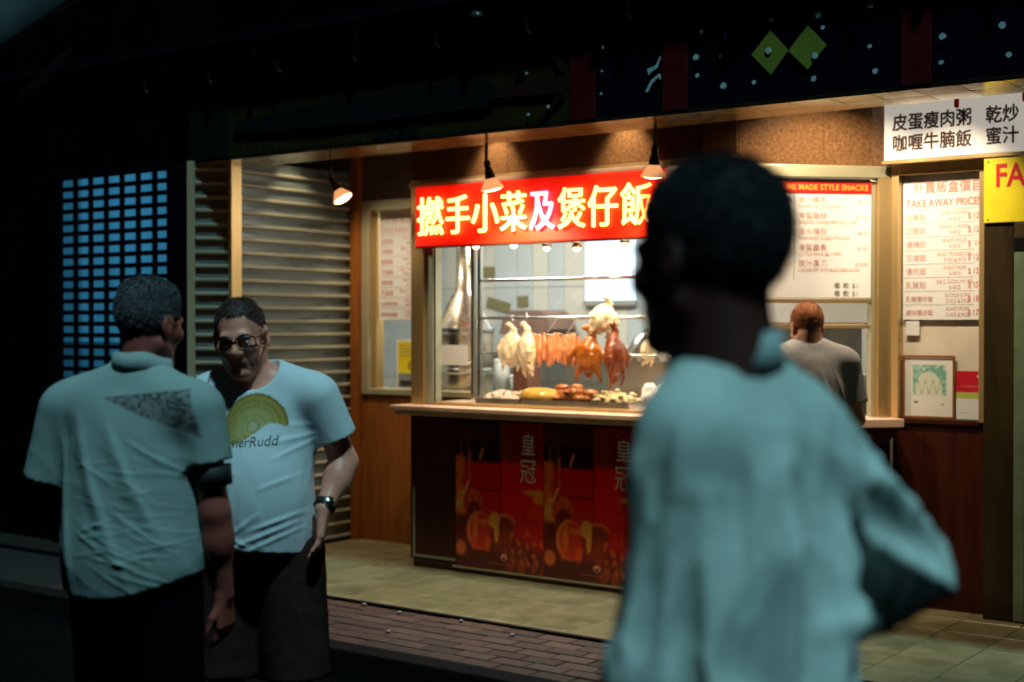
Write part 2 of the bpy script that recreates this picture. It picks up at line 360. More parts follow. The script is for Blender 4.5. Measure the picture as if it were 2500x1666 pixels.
# ================================================================== ground
tag(MB().box(-60, 60, -40, 4.80, -.2, 0).build('road', 'asphalt'), kind='structure')
tag(MB().box(-60, 60, 5.685, 12, -.2, .112).build('shop_floor', 'grout'), kind='structure')
pv = tag(MB().box(-60, 60, 4.80, 5.67, -.2, .108).build('pavement', 'mortar'), kind='structure')
box('kerb', -14, 6, 4.795, 4.925, -.1, .122, 'kerbstone', pv, .012)
box('edge_strip', -14, 6, 5.655, 5.684, .0, .131, 'black_metal', pv)
bm3 = []
for i, mm in enumerate(('brick_a', 'brick_b', 'brick_c')):
    b = MB(); b.add([(-.098, -.0475, -.03), (.098, -.0475, -.03), (.098, .0475, -.03), (-.098, .0475, -.03), (-.098, -.0475, .006), (.098, -.0475, .006), (.098, .0475, .006), (-.098, .0475, .006),
                     (-.093, -.0425, .011), (.093, -.0425, .011), (.093, .0425, .011), (-.093, .0425, .011)],
                    [(0, 1, 5, 4), (1, 2, 6, 5), (2, 3, 7, 6), (3, 0, 4, 7), (4, 5, 9, 8), (5, 6, 10, 9), (6, 7, 11, 10), (7, 4, 8, 11), (8, 9, 10, 11)])
    bm3.append(b.mesh('brick', mm))
for r in range(7):
    for c in range(26):
        link('brick', random.choice(bm3), pv, (-6.9 + c * .203 + (.1015 if r % 2 else 0), 4.977 + r * .1035, .108 + random.uniform(-.002, .003)), (random.uniform(-.012, .012), random.uniform(-.008, .008), random.uniform(-.01, .01)))
fl = bpy.data.objects['shop_floor']
def tile_mesh(w, d, t, mm, name='tile', c=.003):
    b = MB(); w /= 2; d /= 2
    b.add([(-w, -d, -.01), (w, -d, -.01), (w, d, -.01), (-w, d, -.01), (-w, -d, t - c), (w, -d, t - c), (w, d, t - c), (-w, d, t - c), (c - w, c - d, t), (w - c, c - d, t), (w - c, d - c, t), (c - w, d - c, t)],
          [(0, 1, 5, 4), (1, 2, 6, 5), (2, 3, 7, 6), (3, 0, 4, 7), (4, 5, 9, 8), (5, 6, 10, 9), (6, 7, 11, 10), (7, 4, 8, 11), (8, 9, 10, 11)])
    return b.mesh(name, mm)
tm2 = [tile_mesh(.296, .296, .008, x) for x in ('floor_tile_a', 'floor_tile_b')]
for r in range(6):
    for c in range(27):
        x = -7.35 + c * .30
        link('tile', random.choice(tm2), fl, (x, 5.840 + r * .30, .112 + random.uniform(-.0006, .0006)), (random.uniform(-.002, .002), random.uniform(-.002, .002), R(90 * random.randint(0, 3))))
# crumbs and litter on the ground
for i, (x, y, z) in enumerate(((-5.15, 5.62, .125), (-4.85, 5.57, .125), (-4.45, 5.60, .125), (-4.05, 5.50, .125), (-1.62, 5.98, .124), (-5.35, 5.35, .122), (-4.6, 5.2, .122))):
    o = F().e((0, 0, .004), (.010, .007, .004)).e((.007, .004, .003), (.007, .005, .003)).mesh('litter', .0025, 'litter_grey')
    tag(link('litter', o, None, (x, y, z), (0, 0, i * 1.3)), 'scrap of pale litter lying on the ground near the tile edge', 'litter', 'scraps of litter on the ground')

# ================================================================== neighbouring shop, pillar and grille
nb = thing('neighbouring_shopfront', 'black unlit shopfront beside the blue-lit grille', 'shopfront', (-9, 6.1, 0))
def nbx(n, x0, x1, y0, y1, z0, z1, m): return box(n, x0 + 9, x1 + 9, y0 - 6.1, y1 - 6.1, z0, z1, m, nb)
nbx('wall', -16, -8.52, 6.06, 6.13, 0, 6, 'black_wall'); nbx('wall', -8.52, -7.30, 6.02, 6.5, 2.72, 6, 'black_wall')
nbx('pillar', -7.258, -7.05, 6.02, 6.6, .12, 2.71, 'black_metal'); nbx('sill', -8.52, -7.30, 6.02, 6.5, .0, .14, 'black_wall')
wn = nbx('window_frame', -8.98, -7.259, 6.262, 6.28, .14, 2.72, 'black_metal')
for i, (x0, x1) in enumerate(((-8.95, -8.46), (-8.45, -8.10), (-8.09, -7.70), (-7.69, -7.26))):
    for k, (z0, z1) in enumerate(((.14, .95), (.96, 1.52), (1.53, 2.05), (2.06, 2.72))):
        nm = 'blue_pane_%d%d' % (i, k); es = (.24, .40, .46, .42)[i] * (.35, .55, .85, 1.0)[k]; mat(nm, (.004, .015, .02), .6, emit=(.05, .34, .62), es=es); box('lit_pane', x0 + 9, x1 + 9, .14, .16, z0, z1, nm, wn)  # next shop's uneven light is put into each pane's own glow
gr = thing('security_grille', 'black metal grille of small oblong openings lit blue from behind', 'grille', (-7.9, 6.1, .14))
vb = MB().box(-.025, .025, -.004, .004, 0, 2.57).mesh('upright_bar', 'black_metal'); hb = MB().box(-.60, .60, -.006, .0035, -.0165, .0165).mesh('cross_bar', 'black_metal')
for i in range(8): link('upright_bar', vb, gr, (-.60 + i * .1714, 0, 0))
for i in range(33): link('cross_bar', hb, gr, (0, 0, .01 + i * .0795))

# ================================================================== shop building
sh = thing('takeaway_shop', 'brown stone and gold framed takeaway shop front with a tiled fascia', 'shop', (-5, 6.76, .12))
def sp(n, x0, x1, y0, y1, z0, z1, m, bev=0): return box(n, x0 + 5, x1 + 5, y0 - 6.76, y1 - 6.76, z0 - .12, z1 - .12, m, sh, bev)
fa = sp('fascia', -7.05, 1.5, 6.042, 6.40, 2.716, 3.20, 'fascia_grout')
sections = [(-7.04, -6.67, 'motif_dark'), (-6.67, -4.07, 'olive_tile'), (-4.07, -3.913, 'red_strip'), (-3.913, -3.517, 'navy_tile'), (-3.517, -3.374, 'red_strip'), (-3.374, -2.298, 'navy_tile'), (-2.298, -2.156, 'red_strip'), (-2.156, .02, 'navy_tile')]
def to_sh(x, y, z): return (x + 5, y - 6.76, z - .12)
cache = {}
for x0, x1, mm in sections:
    n = max(1, round((x1 - x0) / .145)); w = (x1 - x0) / n
    if mm in ('red_strip', 'motif_dark'):
        MB().cbox(x0 + .002, x1 - .002, 6.024, 6.05, 2.7145, 3.20, .003).build('strip', mm, fa).location = (5, -6.76, -.12); continue
    for i in range(n):
        for k in range(3):
            key = (round(w, 4), mm)
            if key not in cache: cache[key] = MB().cbox(-w / 2 + .0017, w / 2 - .0017, 0, .02, -.0795, .0795, .003).mesh('tile', mm)
            link('tile', cache[key], fa, to_sh(x0 + (i + .5) * w, 6.030 + random.uniform(-.0006, .0006), 2.796 + k * .1625), (random.uniform(-.003, .003), 0, random.uniform(-.003, .003)))
ar = lambda n, pts, m, y=6.024, th=.004: (lambda o: o)(MB().prism(pts, y - th, y).build(n, m, fa, loc=(5, -6.76, -.12)))
ar('diamond', [(-2.926, 3.041), (-3.023, 2.937), (-2.922, 2.831), (-2.834, 2.934)], 'diamond_yellow'); ar('diamond', [(-2.736, 3.041), (-2.833, 2.934), (-2.736, 2.835), (-2.644, 2.938)], 'diamond_yellow')
for i, (x, z) in enumerate(((-3.176, 2.948), (-3.313, 2.869), (-3.171, 2.805), (-2.935, 2.945), (-3.009, 2.805), (-2.699, 2.894), (-2.705, 2.79), (-2.436, 2.907), (-2.409, 2.792), (-2.919, 3.093), (-2.682, 3.082), (-2.103, 2.911), (-2.108, 2.798), (-1.846, 2.926), (-1.818, 2.799), (-3.32, 2.96), (-3.29, 3.08), (-2.66, 3.02), (-2.43, 3.09), (-3.86, 3.07), (-3.865, 2.95), (-3.87, 2.835), (-4.34, 2.99), (-4.20, 2.80), (-4.33, 2.77), (-1.5, 3.0), (-1.3, 2.85))):
    r = random.uniform(.010, .017) * (1 if x > -3.6 else .6); q = random.uniform(0, 6)
    ar('paint_spot', [(x + r * (.8 + .35 * random.random()) * math.cos(a * .628 + q), z + r * (.8 + .35 * random.random()) * math.sin(a * .628 + q)) for a in range(10)], 'white_spot', 6.0195)
ar('fish_motif', [(-3.60, 2.93), (-3.55, 2.945), (-3.522, 2.99), (-3.522, 2.975), (-3.54, 2.93), (-3.575, 2.915), (-3.59, 2.90)], 'white_spot'); ar('fish_motif', [(-3.61, 2.82), (-3.575, 2.875), (-3.535, 2.90), (-3.522, 2.90), (-3.522, 2.87), (-3.535, 2.885), (-3.57, 2.855), (-3.595, 2.815)], 'white_spot')
ar('fish_motif', [(-3.17, 3.06), (-3.145, 3.06), (-3.14, 3.02), (-3.165, 3.02)], mat('blue_spot', (.05, .12, .7), .5))
# long dark motif across the olive tiles
ar('painted_motif', [(-6.60, 2.86), (-5.9, 2.83), (-4.63, 2.835), (-4.545, 2.875), (-4.545, 2.955), (-4.61, 3.0), (-6.1, 2.965), (-6.60, 2.93)], 'motif_dark', 6.026, .012)
ar('painted_motif', [(-4.544, 2.88), (-4.10, 2.862), (-4.085, 2.95), (-4.544, 2.945)], 'motif_red', 6.025, .008)
ar('painted_motif', [(-4.25, 3.16), (-4.215, 3.165), (-4.09, 2.985), (-4.115, 2.965)], 'motif_red', 6.025, .007); ar('painted_motif', [(-4.13, 2.86), (-4.09, 2.86), (-4.255, 2.72), (-4.29, 2.72)], 'motif_red', 6.025, .007)
for i in range(4): ar('painted_motif', [(-5.42 + i * .085, 2.722), (-5.36 + i * .085, 2.722), (-5.36 + i * .085, 2.772 + .02 * (i % 2)), (-5.42 + i * .085, 2.77)], 'motif_dark')
# underside of the fascia
so_ = sp('soffit', -7.05, 1.5, 6.030, 6.402, 2.700, 2.7155, 'grout')
stm = MB().box(-.098, .098, -.09, .09, -.006, .004).mesh('tile', 'soffit_tile')
for i in range(36):
    for k in range(2): link('tile', stm, so_, (*to_sh(-6.94 + i * .2, 6.122 + k * .184, 2.7)[:2], 2.7 - .12), (random.uniform(-.006, .006), random.uniform(-.006, .006), 0))
sp('shutter_slot', -6.80, 1.5, 6.404, 6.46, 2.708, 2.76, 'stone_dark'); sp('recess_ceiling', -6.80, 1.5, 6.52, 9.2, 3.0, 3.05, 'stone_mauve'); sp('upper_wall', -16, 8, 6.45, 6.6, 3.05, 7, 'black_wall')
# back wall left of the cabinet
sp('door_post', -6.848, -6.772, 7.33, 7.50, .12, 3.0, 'wood', .004)
sp('lower_panel', -6.772, -5.60, 7.388, 7.46, .12, 1.16, 'wood'); sp('upper_stone', -6.772, -5.70, 7.388, 7.50, 2.535, 3.0, 'stone_mauve')
wl = sp('window', -6.70, -5.75, 7.46, 7.466, 1.2, 2.46, 'clear_glass')
def fr(par, n, x0, x1, y0, y1, z0, z1, m): return box(n, x0 + 5, x1 + 5, y0 - 6.76, y1 - 6.76, z0 - .12, z1 - .12, m, par, .003)
fr(wl, 'frame', -6.771, -6.705, 7.37, 7.50, 1.161, 2.534, 'pale_frame'); fr(wl, 'frame', -6.7045, -5.76, 7.37, 7.50, 2.463, 2.534, 'pale_frame'); fr(wl, 'frame', -6.7045, -5.76, 7.37, 7.50, 1.161, 1.20, 'pale_frame')
fr(wl, 'inner_frame', -6.7045, -6.665, 7.41, 7.49, 1.2005, 2.4625, 'gold_frame')
# wall over the neon sign and cabinet sides
sp('stone_panel', -5.78, -5.02, 6.762, 6.90, 2.57, 3.0, 'stone_brown'); sp('stone_panel', -5.016, -3.978, 6.762, 6.90, 2.57, 3.0, 'stone_brown'); sp('stone_column', -3.976, -3.70, 6.752, 6.90, 2.57, 3.0, 'stone_dark'); sp('stone_panel', -3.698, -3.482, 6.762, 6.90, 2.57, 3.0, 'stone_brown')
# right wall
sp('lower_panel', -2.85, -2.325, 7.388, 7.5, .12, 1.135, 'redwood'); sp('upper_stone', -2.85, .5, 7.395, 7.5, 2.53, 3.0, 'stone_brown')
wr = sp('window', -2.81, -2.36, 7.405, 7.410, 1.145, 2.465, 'clear_glass')
fr(wr, 'frame', -2.85, -2.812, 7.36, 7.46, 1.137, 2.525, 'gold_frame'); fr(wr, 'frame', -2.8115, -2.3395, 7.36, 7.46, 2.466, 2.525, 'gold_frame'); fr(wr, 'frame', -2.3755, -2.3245, 7.365, 7.46, 1.137, 2.4655, 'gold_frame'); fr(wr, 'frame', -2.8115, -2.376, 7.37, 7.46, 1.118, 1.144, 'redwood')
sp('backing', -2.815, -2.36, 7.44, 7.455, 1.145, 2.466, 'board_cream')
sp('corner_column', -2.323, -2.168, 7.28, 7.52, .12, 2.53, 'bronze', .006)
sp('side_wall', -1.15, 4, 7.35, 7.5, .12, 2.53, 'redwood')
# angled service window
an = thing('service_window', 'gold framed service window set at an angle under the snack menu', 'window', (-3.48, 6.76, .12), R(45))
def ap(n, x0, x1, y0, y1, z0, z1, m, bev=.003, par=None): return box(n, x0, x1, y0, y1, z0 - .12, z1 - .12, m, par or an, bev)
ap('stone_panel', .015, .492, .012, .12, 2.52, 2.88, 'stone_brown', 0); ap('stone_panel', .4945, .885, .012, .12, 2.52, 2.88, 'stone_brown', 0)
ap('frame', .0, .889, -.01, .10, 2.455, 2.5195, 'pale_frame'); ap('frame', .80, .885, -.008, .10, 1.147, 2.4545, 'gold_frame'); ap('frame', .0, .06, -.008, .10, 1.147, 2.4545, 'gold_frame')
ap('inner_frame', .775, .7995, .03, .09, 1.147, 2.44, 'pale_frame'); ap('frame', .0605, .7745, .02, .07, 1.772, 1.795, 'gold_frame')
ap('wall_panel', .01, .88, .012, .10, .12, 1.098, 'redwood', 0)
ap('sliding_pane', .0605, .7745, .052, .057, 1.655, 1.7715, 'clear_glass', 0); ap('rail', .0605, .7745, .04, .065, 1.632, 1.6545, 'gold_frame')
lg = ap('ledge', .0, .885, -.16, .10, 1.10, 1.146, 'counter_edge', .005)
MB().add([(.62, -.14, 1.098 - .12), (.87, -.14, 1.098 - .12), (.87, .012, 1.098 - .12), (.62, .012, 1.098 - .12), (.66, -.02, .99 - .12), (.84, -.02, .99 - .12), (.84, .012, .99 - .12), (.66, .012, .99 - .12)],
         [(0, 1, 5, 4), (1, 2, 6, 5), (2, 3, 7, 6), (3, 0, 4, 7), (4, 5, 6, 7)]).build('bracket', 'stone_dark', an)

# canopy and upper storeys
cp = thing('street_canopy', 'dark grey street canopy above the tiled fascia', 'canopy', (-3, 5.9, 3.2))
box('ledge', -9, 6, .085, .55, .003, .05, 'canopy_paint', cp); box('beam', -9, 6, .07, .13, .052, .20, 'canopy_paint', cp, .01); box('deck', -9, 6, .03, .55, .205, .26, 'black_metal', cp)
for i in range(12):
    MB().tube([(-4.4 + i * .62, .06, .06), (-4.4 + i * .62, .06, .0), (-4.4 + i * .62 + .02, .07, -.025)], .011, 8).build('hanger', 'black_metal', cp)
lmp = MB().lathe([(0, .02), (.05, .02), (.075, -.03), (.07, -.045), (0, -.05)], 16).mesh('lamp_bowl', mat('bowl', (.03, .033, .024), .3), True)
for x in (-1.62, -.02): link('lamp_bowl', lmp, cp, (x, .05, .13)).scale = (.55, .55, .55)
for i in range(9):
    MB().box(-.015, .015, .04, .068, -.02, .15).build('rafter', 'black_metal', cp, loc=(-4.2 + i * .85, 0, .105))
# canvas at the upper left
aw = thing('canvas_awning', 'dim teal canvas awning hanging in the upper left corner', 'awning', (-4.35, 3.0, 2.5))
def sheet(name, m, par, A, B, away, n=22, k=10, sag=.03, th=.004):
    A = Vector(A); B = Vector(B); away = Vector(away); vs = []
    for j in range(k + 1):
        for i in range(n + 1):
            u, v = i / n, j / k; p = A.lerp(B, u) + away * v; vs.append(p + Vector((0, 0, sag * math.sin(u * 9 + v * 2) * .5 + sag * math.sin(v * 11 + u * 4) * .6)))
    o = MB().add(vs, [(j * (n + 1) + i, j * (n + 1) + i + 1, (j + 1) * (n + 1) + i + 1, (j + 1) * (n + 1) + i) for j in range(k) for i in range(n)]).build(name, m, par, True)
    o.modifiers.new('thick', 'SOLIDIFY').thickness = th; return o
sheet('canvas', 'canvas', aw, (-.216, -.768, -.418), (.90, .066, .512), (-1.1, -.35, .75), sag=.02)
sheet('valance', 'canvas_dark', aw, (-.93, .57, .065), (-.745, .714, .281), (-.003, .0, .075), 8, 3, .004)
MB().tube([(-.216, -.768, -.418), (.342, -.351, .047), (.90, .066, .512)], .010, 8).build('edge_pole', 'black_metal', aw)

# ================================================================== roller shutter
rs = thing('roller_shutter', 'closed roller shutter of pale horizontal ribs behind the two men', 'shutter', (-6.85, 6.276, .14), R(90))
prof = [(.0, 0), (-.006, .004), (-.010, .018), (-.008, .024), (.010, .030), (.012, .086), (.004, .0895), (.012, .0895)]
def slat(length):
    b = MB(); rib = [(.014, 0), (-.004, .001), (-.013, .007), (-.013, .019), (-.004, .026), (.014, .027)]
    b.extr(rib, 0, length, 0); b.extr([(.014, .027), (.006, .027), (.008, .055), (.006, .0885), (.014, .0885)], 0, length, 1)
    return b.mesh('slat', ['slat_rib', 'slat_pane'])
s1 = slat(1.055); s2 = slat(.212)
for i in range(29): link('slat', s1, rs, (0.003, 0, i * .0895))
MB().box(-.086, 0, -.03, .02, -.02, 2.60).build('guide_post', 'gold_frame', rs); box('bottom_bar', 0, 1.06, -.02, .02, -.022, -.002, 'black_metal', rs)
cs = thing('corner_shutter', 'narrow angled shutter section between dark pillar and gold post', 'shutter', (-7.0, 6.035, .14), R(45))
for i in range(29): link('slat', s2, cs, (.004, 0, i * .0895))
box('guide_post', -.045, .003, -.02, .03, -.02, 2.57, 'pale_frame', cs)

# ================================================================== display cabinet and counter
dc = thing('display_cabinet', 'gold framed glass cabinet of roast meats above the counter', 'cabinet', (-5.78, 6.76, 1.15))
def cb(n, x0, x1, y0, y1, z0, z1, m, bev=.003, par=None): return box(n, x0 + 5.78, x1 + 5.78, y0 - 6.76, y1 - 6.76, z0 - 1.15, z1 - 1.15, m, par or dc, bev)
cb('post', -5.78, -5.675, 6.755, 6.86, 1.152, 2.53, 'gold_frame'); cb('inner_post', -5.674, -5.612, 6.772, 6.86, 1.152, 2.53, 'grey_jamb'); cb('post', -3.58, -3.49, 6.755, 6.86, 1.152, 2.53, 'gold_frame')
cb('top_rail', -5.78, -3.49, 6.752, 6.86, 2.531, 2.568, 'gold_frame'); cb('bottom_rail', -5.61, -3.581, 6.765, 6.86, 1.152, 1.168, 'gold_frame')
cb('pane', -5.611, -3.581, 6.79, 6.795, 1.169, 2.53, 'clear_glass', 0)
cb('gasket', -5.6115, -5.604, 6.782, 6.789, 1.169, 2.2, 'black_metal', 0)
rk = cb('rack_post', -5.632, -5.60, 7.18, 7.215, 1.16, 2.50, 'steel', .006); cb('rack_post', -5.585, -5.556, 7.19, 7.22, 1.16, 2.50, 'steel', .006)
for z, x0, x1 in ((1.941, -5.556, -3.60), (1.698, -5.556, -3.60), (1.467, -5.556, -3.60), (1.405, -6.0, -5.64)):
    MB().tube([(x0 + 5.78, .44, z - 1.15), (x1 + 5.78, .44, z - 1.15)], .0085 if z < 1.5 else .0105, 10).build('hanging_rail', 'steel', dc, True)
ct = thing('shop_counter', 'dark wood counter with a pale stone top under the glass cabinet', 'counter', (-5.78, 6.76, .12))
def cc(n, x0, x1, y0, y1, z0, z1, m, bev=.003): return box(n, x0 + 5.78, x1 + 5.78, y0 - 6.76, y1 - 6.76, z0 - .12, z1 - .12, m, ct, bev)
cc('worktop', -5.83, -3.47, 6.60, 7.36, 1.118, 1.149, 'counter_edge', .006); cc('worktop_moulding', -5.815, -3.475, 6.63, 7.36, 1.088, 1.117, 'counter_edge', .006)
cc('body', -5.775, -3.49, 6.76, 7.36, .17, 1.087, 'dark_wood', 0); cc('front_panel', -5.775, -5.41, 6.745, 6.7595, .172, 1.085, 'dark_wood', .002); cc('front_panel', -5.405, -3.49, 6.745, 6.7595, .172, 1.085, 'dark_wood', .002); cc('plinth', -5.76, -3.49, 6.752, 7.3, .122, .169, 'stone_dark', .002)
cc('plinth_trim', -5.43, -3.49, 6.7425, 6.7445, .148, .162, 'steel_warm', 0)
cc('strip', -5.752, -5.738, 6.7405, 6.7445, .185, .62, 'grey_jamb', 0); cc('strip', -5.7375, -5.41, 6.7405, 6.7445, .185, .200, 'grey_jamb', 0)
def poster_art(u, v):
    t = 1 - v; n = vnoise(u, v, 14, 3) ; n2 = vnoise(u, v, 45, 5); c = np.zeros((len(u), 3)); c[:] = (.30, .007, .004)
    def put(mask, col): 
        m = np.clip(mask, 0, 1)[:, None]; c[:] = c * (1 - m) + np.array(col) * m
    sm = lambda x, w=.012: np.clip(.5 - x / w, 0, 1)
    el = lambda cx_, cy_, rx, ry, w=.12: sm(np.sqrt(((u - cx_) / rx) ** 2 + ((t - cy_) / ry) ** 2) - 1, w)
    put(sm(.25 - t, .03) * 0 + sm(t - .26, .03), (.075, .012, .006)); put(sm(t - .26, .05) * sm(.75 - u, .01), (.10, .010, .006)); put(sm(t - .275, .012) * sm(u - .525, .01), (.012, .007, .008))
    put(sm(t - .25, .06) * sm(np.abs(u - .62) - .10, .03) * .7, (.085, .035, .008)); put(el(.10, .09, .12, .06, .5) * .5, (.05, .02, .05)); put(el(.35, .08, .16, .05, .6) * .4, (.04, .022, .02))
    put(sm(.24 - t, .02) * sm(t - .52, .08) * sm(u - (.10 + .02 * n), .05), (.42, .18, .02)); put(sm(.24 - t) * sm(t - .52, .08) * sm(u - .16, .06) * (n2 > .3) * .6, (.20, .05, .01))
    for bx, t0, t1 in ((.065, .14, .30), (.155, .15, .42), (.17, .2, .40)): put(sm(np.abs(u - bx - .02 * (t - t0)) - .006, .006) * sm(t0 - t) * sm(t - t1) * (np.sin(t * 300) > -.2), (.42, .25, .16))
    put(sm(np.abs(u - .30 + (t - .22) * .5) - .008, .008) * sm(.18 - t) * sm(t - .26), (.5, .42, .30))
    put(sm(np.abs(u - .53) - .006, .006) * sm(.26 - t) * sm(t - .62, .05), (.05, .002, .002)); put(sm(np.abs(t - .46) - .006, .006) * sm(.28 - u) * sm(u - .53), (.06, .003, .002))
    put(sm(.53 - u) * sm(.26 - t, .1) * sm(t - .6, .1) * (.35 + .3 * n) , (.50, .010, .006)); put(el(.93, .455, .14, .018, .5), (.80, .42, .03)); put(el(.97, .50, .08, .03, .6), (.75, .36, .02)); put(el(.95, .58, .12, .04, 1.) * .8, (.55, .06, .008))
    put(el(.07, .60, .075, .13, .2), (.50, .36, .14)); put(el(.07, .60, .07, .12, .2) * (np.sin(t * 90 + n * 2) > .2) * .55, (.72, .60, .34)); put(sm(np.abs(u - .10 - (.50 - t) * .55) - .013, .012) * sm(.41 - t) * sm(t - .50), (.55, .48, .34))
    put(el(.20, .56, .115, .10, .15), (.26, .07, .02)); put(el(.20, .56, .115, .10, .10) * (n2 > .1) * .5, (.42, .20, .05)); put(el(.21, .60, .075, .055, .3), (.10, .01, .006))
    put(el(.08, .73, .06, .08, .2), (.010, .008, .007)); put(sm(t - 2, .01) * sm(.62 - t, .05) * sm(.64 + .30 * (u - .3) - t, .10) * .9, (.075, .012, .005)); put(sm(.86 - t, .08), (.045, .006, .005))
    put(el(.28, .74, .15, .13, .12), (.50, .28, .08)); put(el(.295, .745, .13, .125, .15), (.34, .055, .012)); put(el(.32, .74, .09, .10, .6), (.30, .035, .010)); put(el(.23, .72, .03, .10, .6) * .8, (.60, .26, .05)); put(el(.34, .68, .07, .018, .7) * .8, (.60, .26, .06)); put(el(.37, .83, .035, .05, .5) * .8, (.42, .12, .02)); put(el(.21, .83, .03, .045, .5) * .8, (.42, .12, .02))
    put(el(.54, .74, .14, .13, .12), (.13, .03, .012)); put(el(.56, .66, .13, .05, .2) * .7, (.42, .22, .06)); put(el(.56, .69, .12, .055, .2), (.12, .025, .010)); put(el(.45, .66, .06, .055, .2), (.62, .44, .13)); put(el(.475, .71, .028, .10, .25), (.58, .42, .12))
    put(sm(.60 - u, .1) * sm(.70 - t, .1) * sm(t - .97, .05) * (n2 > .45) * .7, (.36, .15, .03)); put(sm(.60 - u, .1) * sm(.86 - t, .1) * (n > .2) * .45, (.22, .10, .02)); put(el(.06, .87, .06, .05, .4), (.34, .20, .06))
    put(el(.56, .905, .035, .022, .2), (.52, .48, .45)); put(el(.56, .912, .02, .010, .3), (.06, .01, .01)); put(sm(np.abs(t - .955) - .002, .003) * sm(np.abs(u - .5) - .12) * .6, (.3, .2, .15))
    return c * np.array((2.7, .90, .6))  # red gain puts neon light falling on the posters into their print
for i, (x, lab) in enumerate(((-5.404, 'red roast goose poster on the counter front nearest the dark wood panel'), (-4.735, 'red roast goose poster on the counter front, partly behind the foreground man'))):
    po = thing('poster', lab, 'poster', (x, 6.7425, .16), 0, 'goose posters on the counter')
    paint('sheet', .664, .90, 110, 150, poster_art, 'poster_print', po)
    text('皇', .125, 'paper', po, .50, -.0015, .725, extrude=.0003, sx=.85, sz=1.1); text('冠', .125, 'paper', po, .49, -.0015, .56, extrude=.0003, sx=1., sz=1.25)

# ================================================================== signs
ns = thing('neon_sign', 'red neon sign with glowing yellow Chinese characters over the cabinet', 'sign', (-5.70, 6.74, 2.145))
box('board', 0, 1.80, -.035, .008, .0, .372, 'neon_board', ns, .004); box('ledge', 0, 1.80, -.033, .008, -.012, -.001, 'stone_dark', ns)
box('backing_rail', -.06, 1.82, -.03, .008, .374, .398, 'counter_edge', ns, .003)
xs = [(-5.672, -5.450), (-5.443, -5.244), (-5.244, -5.021), (-5.021, -4.815), (-4.805, -4.615), (-4.603, -4.400), (-4.395, -4.180), (-4.175, -3.950)]
for ch, (a, b_) in zip('撚手小菜及煲仔飯', xs):
    me = text_mesh(ch, .255, 'CENTER', .006, 0, 0); w = (b_ - a) * .94
    me.transform(Matrix.Diagonal((w / .245, 1.0, 1, 1))); me.transform(Matrix.Rotation(R(90), 4, 'X')); me.materials.clear(); me.materials.append(M_('neon_pink' if ch == '及' else 'neon_yellow'))
    link('character', me, ns, ((a + b_) / 2 + 5.70, -.055, .088))
ws = thing('dish_sign', 'white sign with brown Chinese dish names at the upper right', 'sign', (-2.862, 7.33, 2.542))
box('panel', 0, 1.9, -.05, .02, 0, .46, 'lightbox', ws, .003)
for tx, x, z in (('皮蛋瘦肉粥', .045, .163), ('咖喱牛腩飯', .045, .052), ('乾炒', .545, .163), ('蜜汁', .545, .052)):
    text(tx, .088, 'ink_brown', ws, x, -.0525, z, spacing=1.0, sx=.98, sz=1.08, heavy=.0021)
for x in (.395, .745):
    MB().prism([(x - .013, .42), (x - .013, .258), (x - .008, .249), (x + .008, .249), (x + .013, .258), (x + .013, .42)], -.0535, -.0505).build('red_stroke', 'sign_ink_red', ws)
box('lower_trim', -.01, 1.9, -.055, .02, -.02, -.003, 'gold_frame', ws)
ys = thing('yellow_sign', 'yellow sign with red letters cut off at the right edge', 'sign', (-2.318, 7.275, 2.18))
box('panel', 0, 1.1, -.012, 0, 0, .33, 'sign_yellow', ys, .002); text('FA', .165, 'sign_ink_red', ys, .055, -.0135, .185, bold=.003, sx=.82)
for x, z in ((.022, .312), (.022, .015)): MB().lathe([(.005, 0), (.003, .003), (0, .003)], 8).build('screw', 'black_metal', ys, rot=(R(90), 0, 0), loc=(x, -.012, z))
rows = [('油雞飯', 'SOYA CHICKEN', '& RICE', '$ 12'), ('切雞飯', 'BOILED CHICKEN', '& RICE', '$ 12'), ('燒鴨飯', 'ROAST DUCK', '& RICE', '$  14'), ('叉燒飯', 'B.B.Q. TENDERLOIN', 'PORK & RICE', '$ 12'), ('燒肉飯', 'ROAST PORK', '& RICE', '$ 12'), ('乳豬飯', 'B.B.Q. SUCKLING PIG', '& RICE', '$ 15'), ('乳豬雙拼飯', 'SUCKLING PIG', 'DUCK & RICE', '$ 18'), ('燒味雙拼飯', 'ROAST PORK', 'DUCK & RICE', '$ 17')]
def menu(label, loc, w, ink, ink2, board):
    t = thing('price_board', label, 'menu board', loc, 0, 'takeaway price boards'); hgt = .785
    box('panel', 0, w, -.008, 0, 0, hgt, board, t, .001)
    text('外賣飯盒價目', .066, ink, t, .055, -.0092, hgt - .095, spacing=1.02, sx=.95); text('TAKE AWAY PRICES', .057, ink, t, .018, -.0092, hgt - .172, bold=.0008, sx=.80)
    for i, (a, b1, b2, p) in enumerate(rows):
        z = hgt - .190 - (i + 1) * .0735
        box('rule', .006, w - .05, -.0092, -.0081, z + .0735, z + .0752, 'ink_grey', t)
        text(a, .042 if len(a) < 4 else .034, ink2, t, .016, -.0092, z + .02, sx=.9)
        x0 = .285 if len(a) < 4 else .30; text(b1, .029, ink2, t, x0, -.0092, z + .043, 'CENTER', sx=.72); text(b2, .029, ink2, t, x0, -.0092, z + .012, 'CENTER', sx=.72)
        text(p, .046, ink, t, w - .085, -.0092, z + .018, sx=.7)
    return t
menu('takeaway price board behind glass above the framed certificate', (-2.806, 7.425, 1.68), .44, 'ink_red', 'ink_pale', 'board_white')
menu('takeaway price board behind glass left of the display cabinet', (-6.655, 7.445, 1.69), .44, 'ink_pale', 'ink_pale', 'board_white')
sn = thing('snack_menu', 'white snack menu with red header in the angled service window', 'menu board', (-3.48, 6.76, 1.80), R(45))
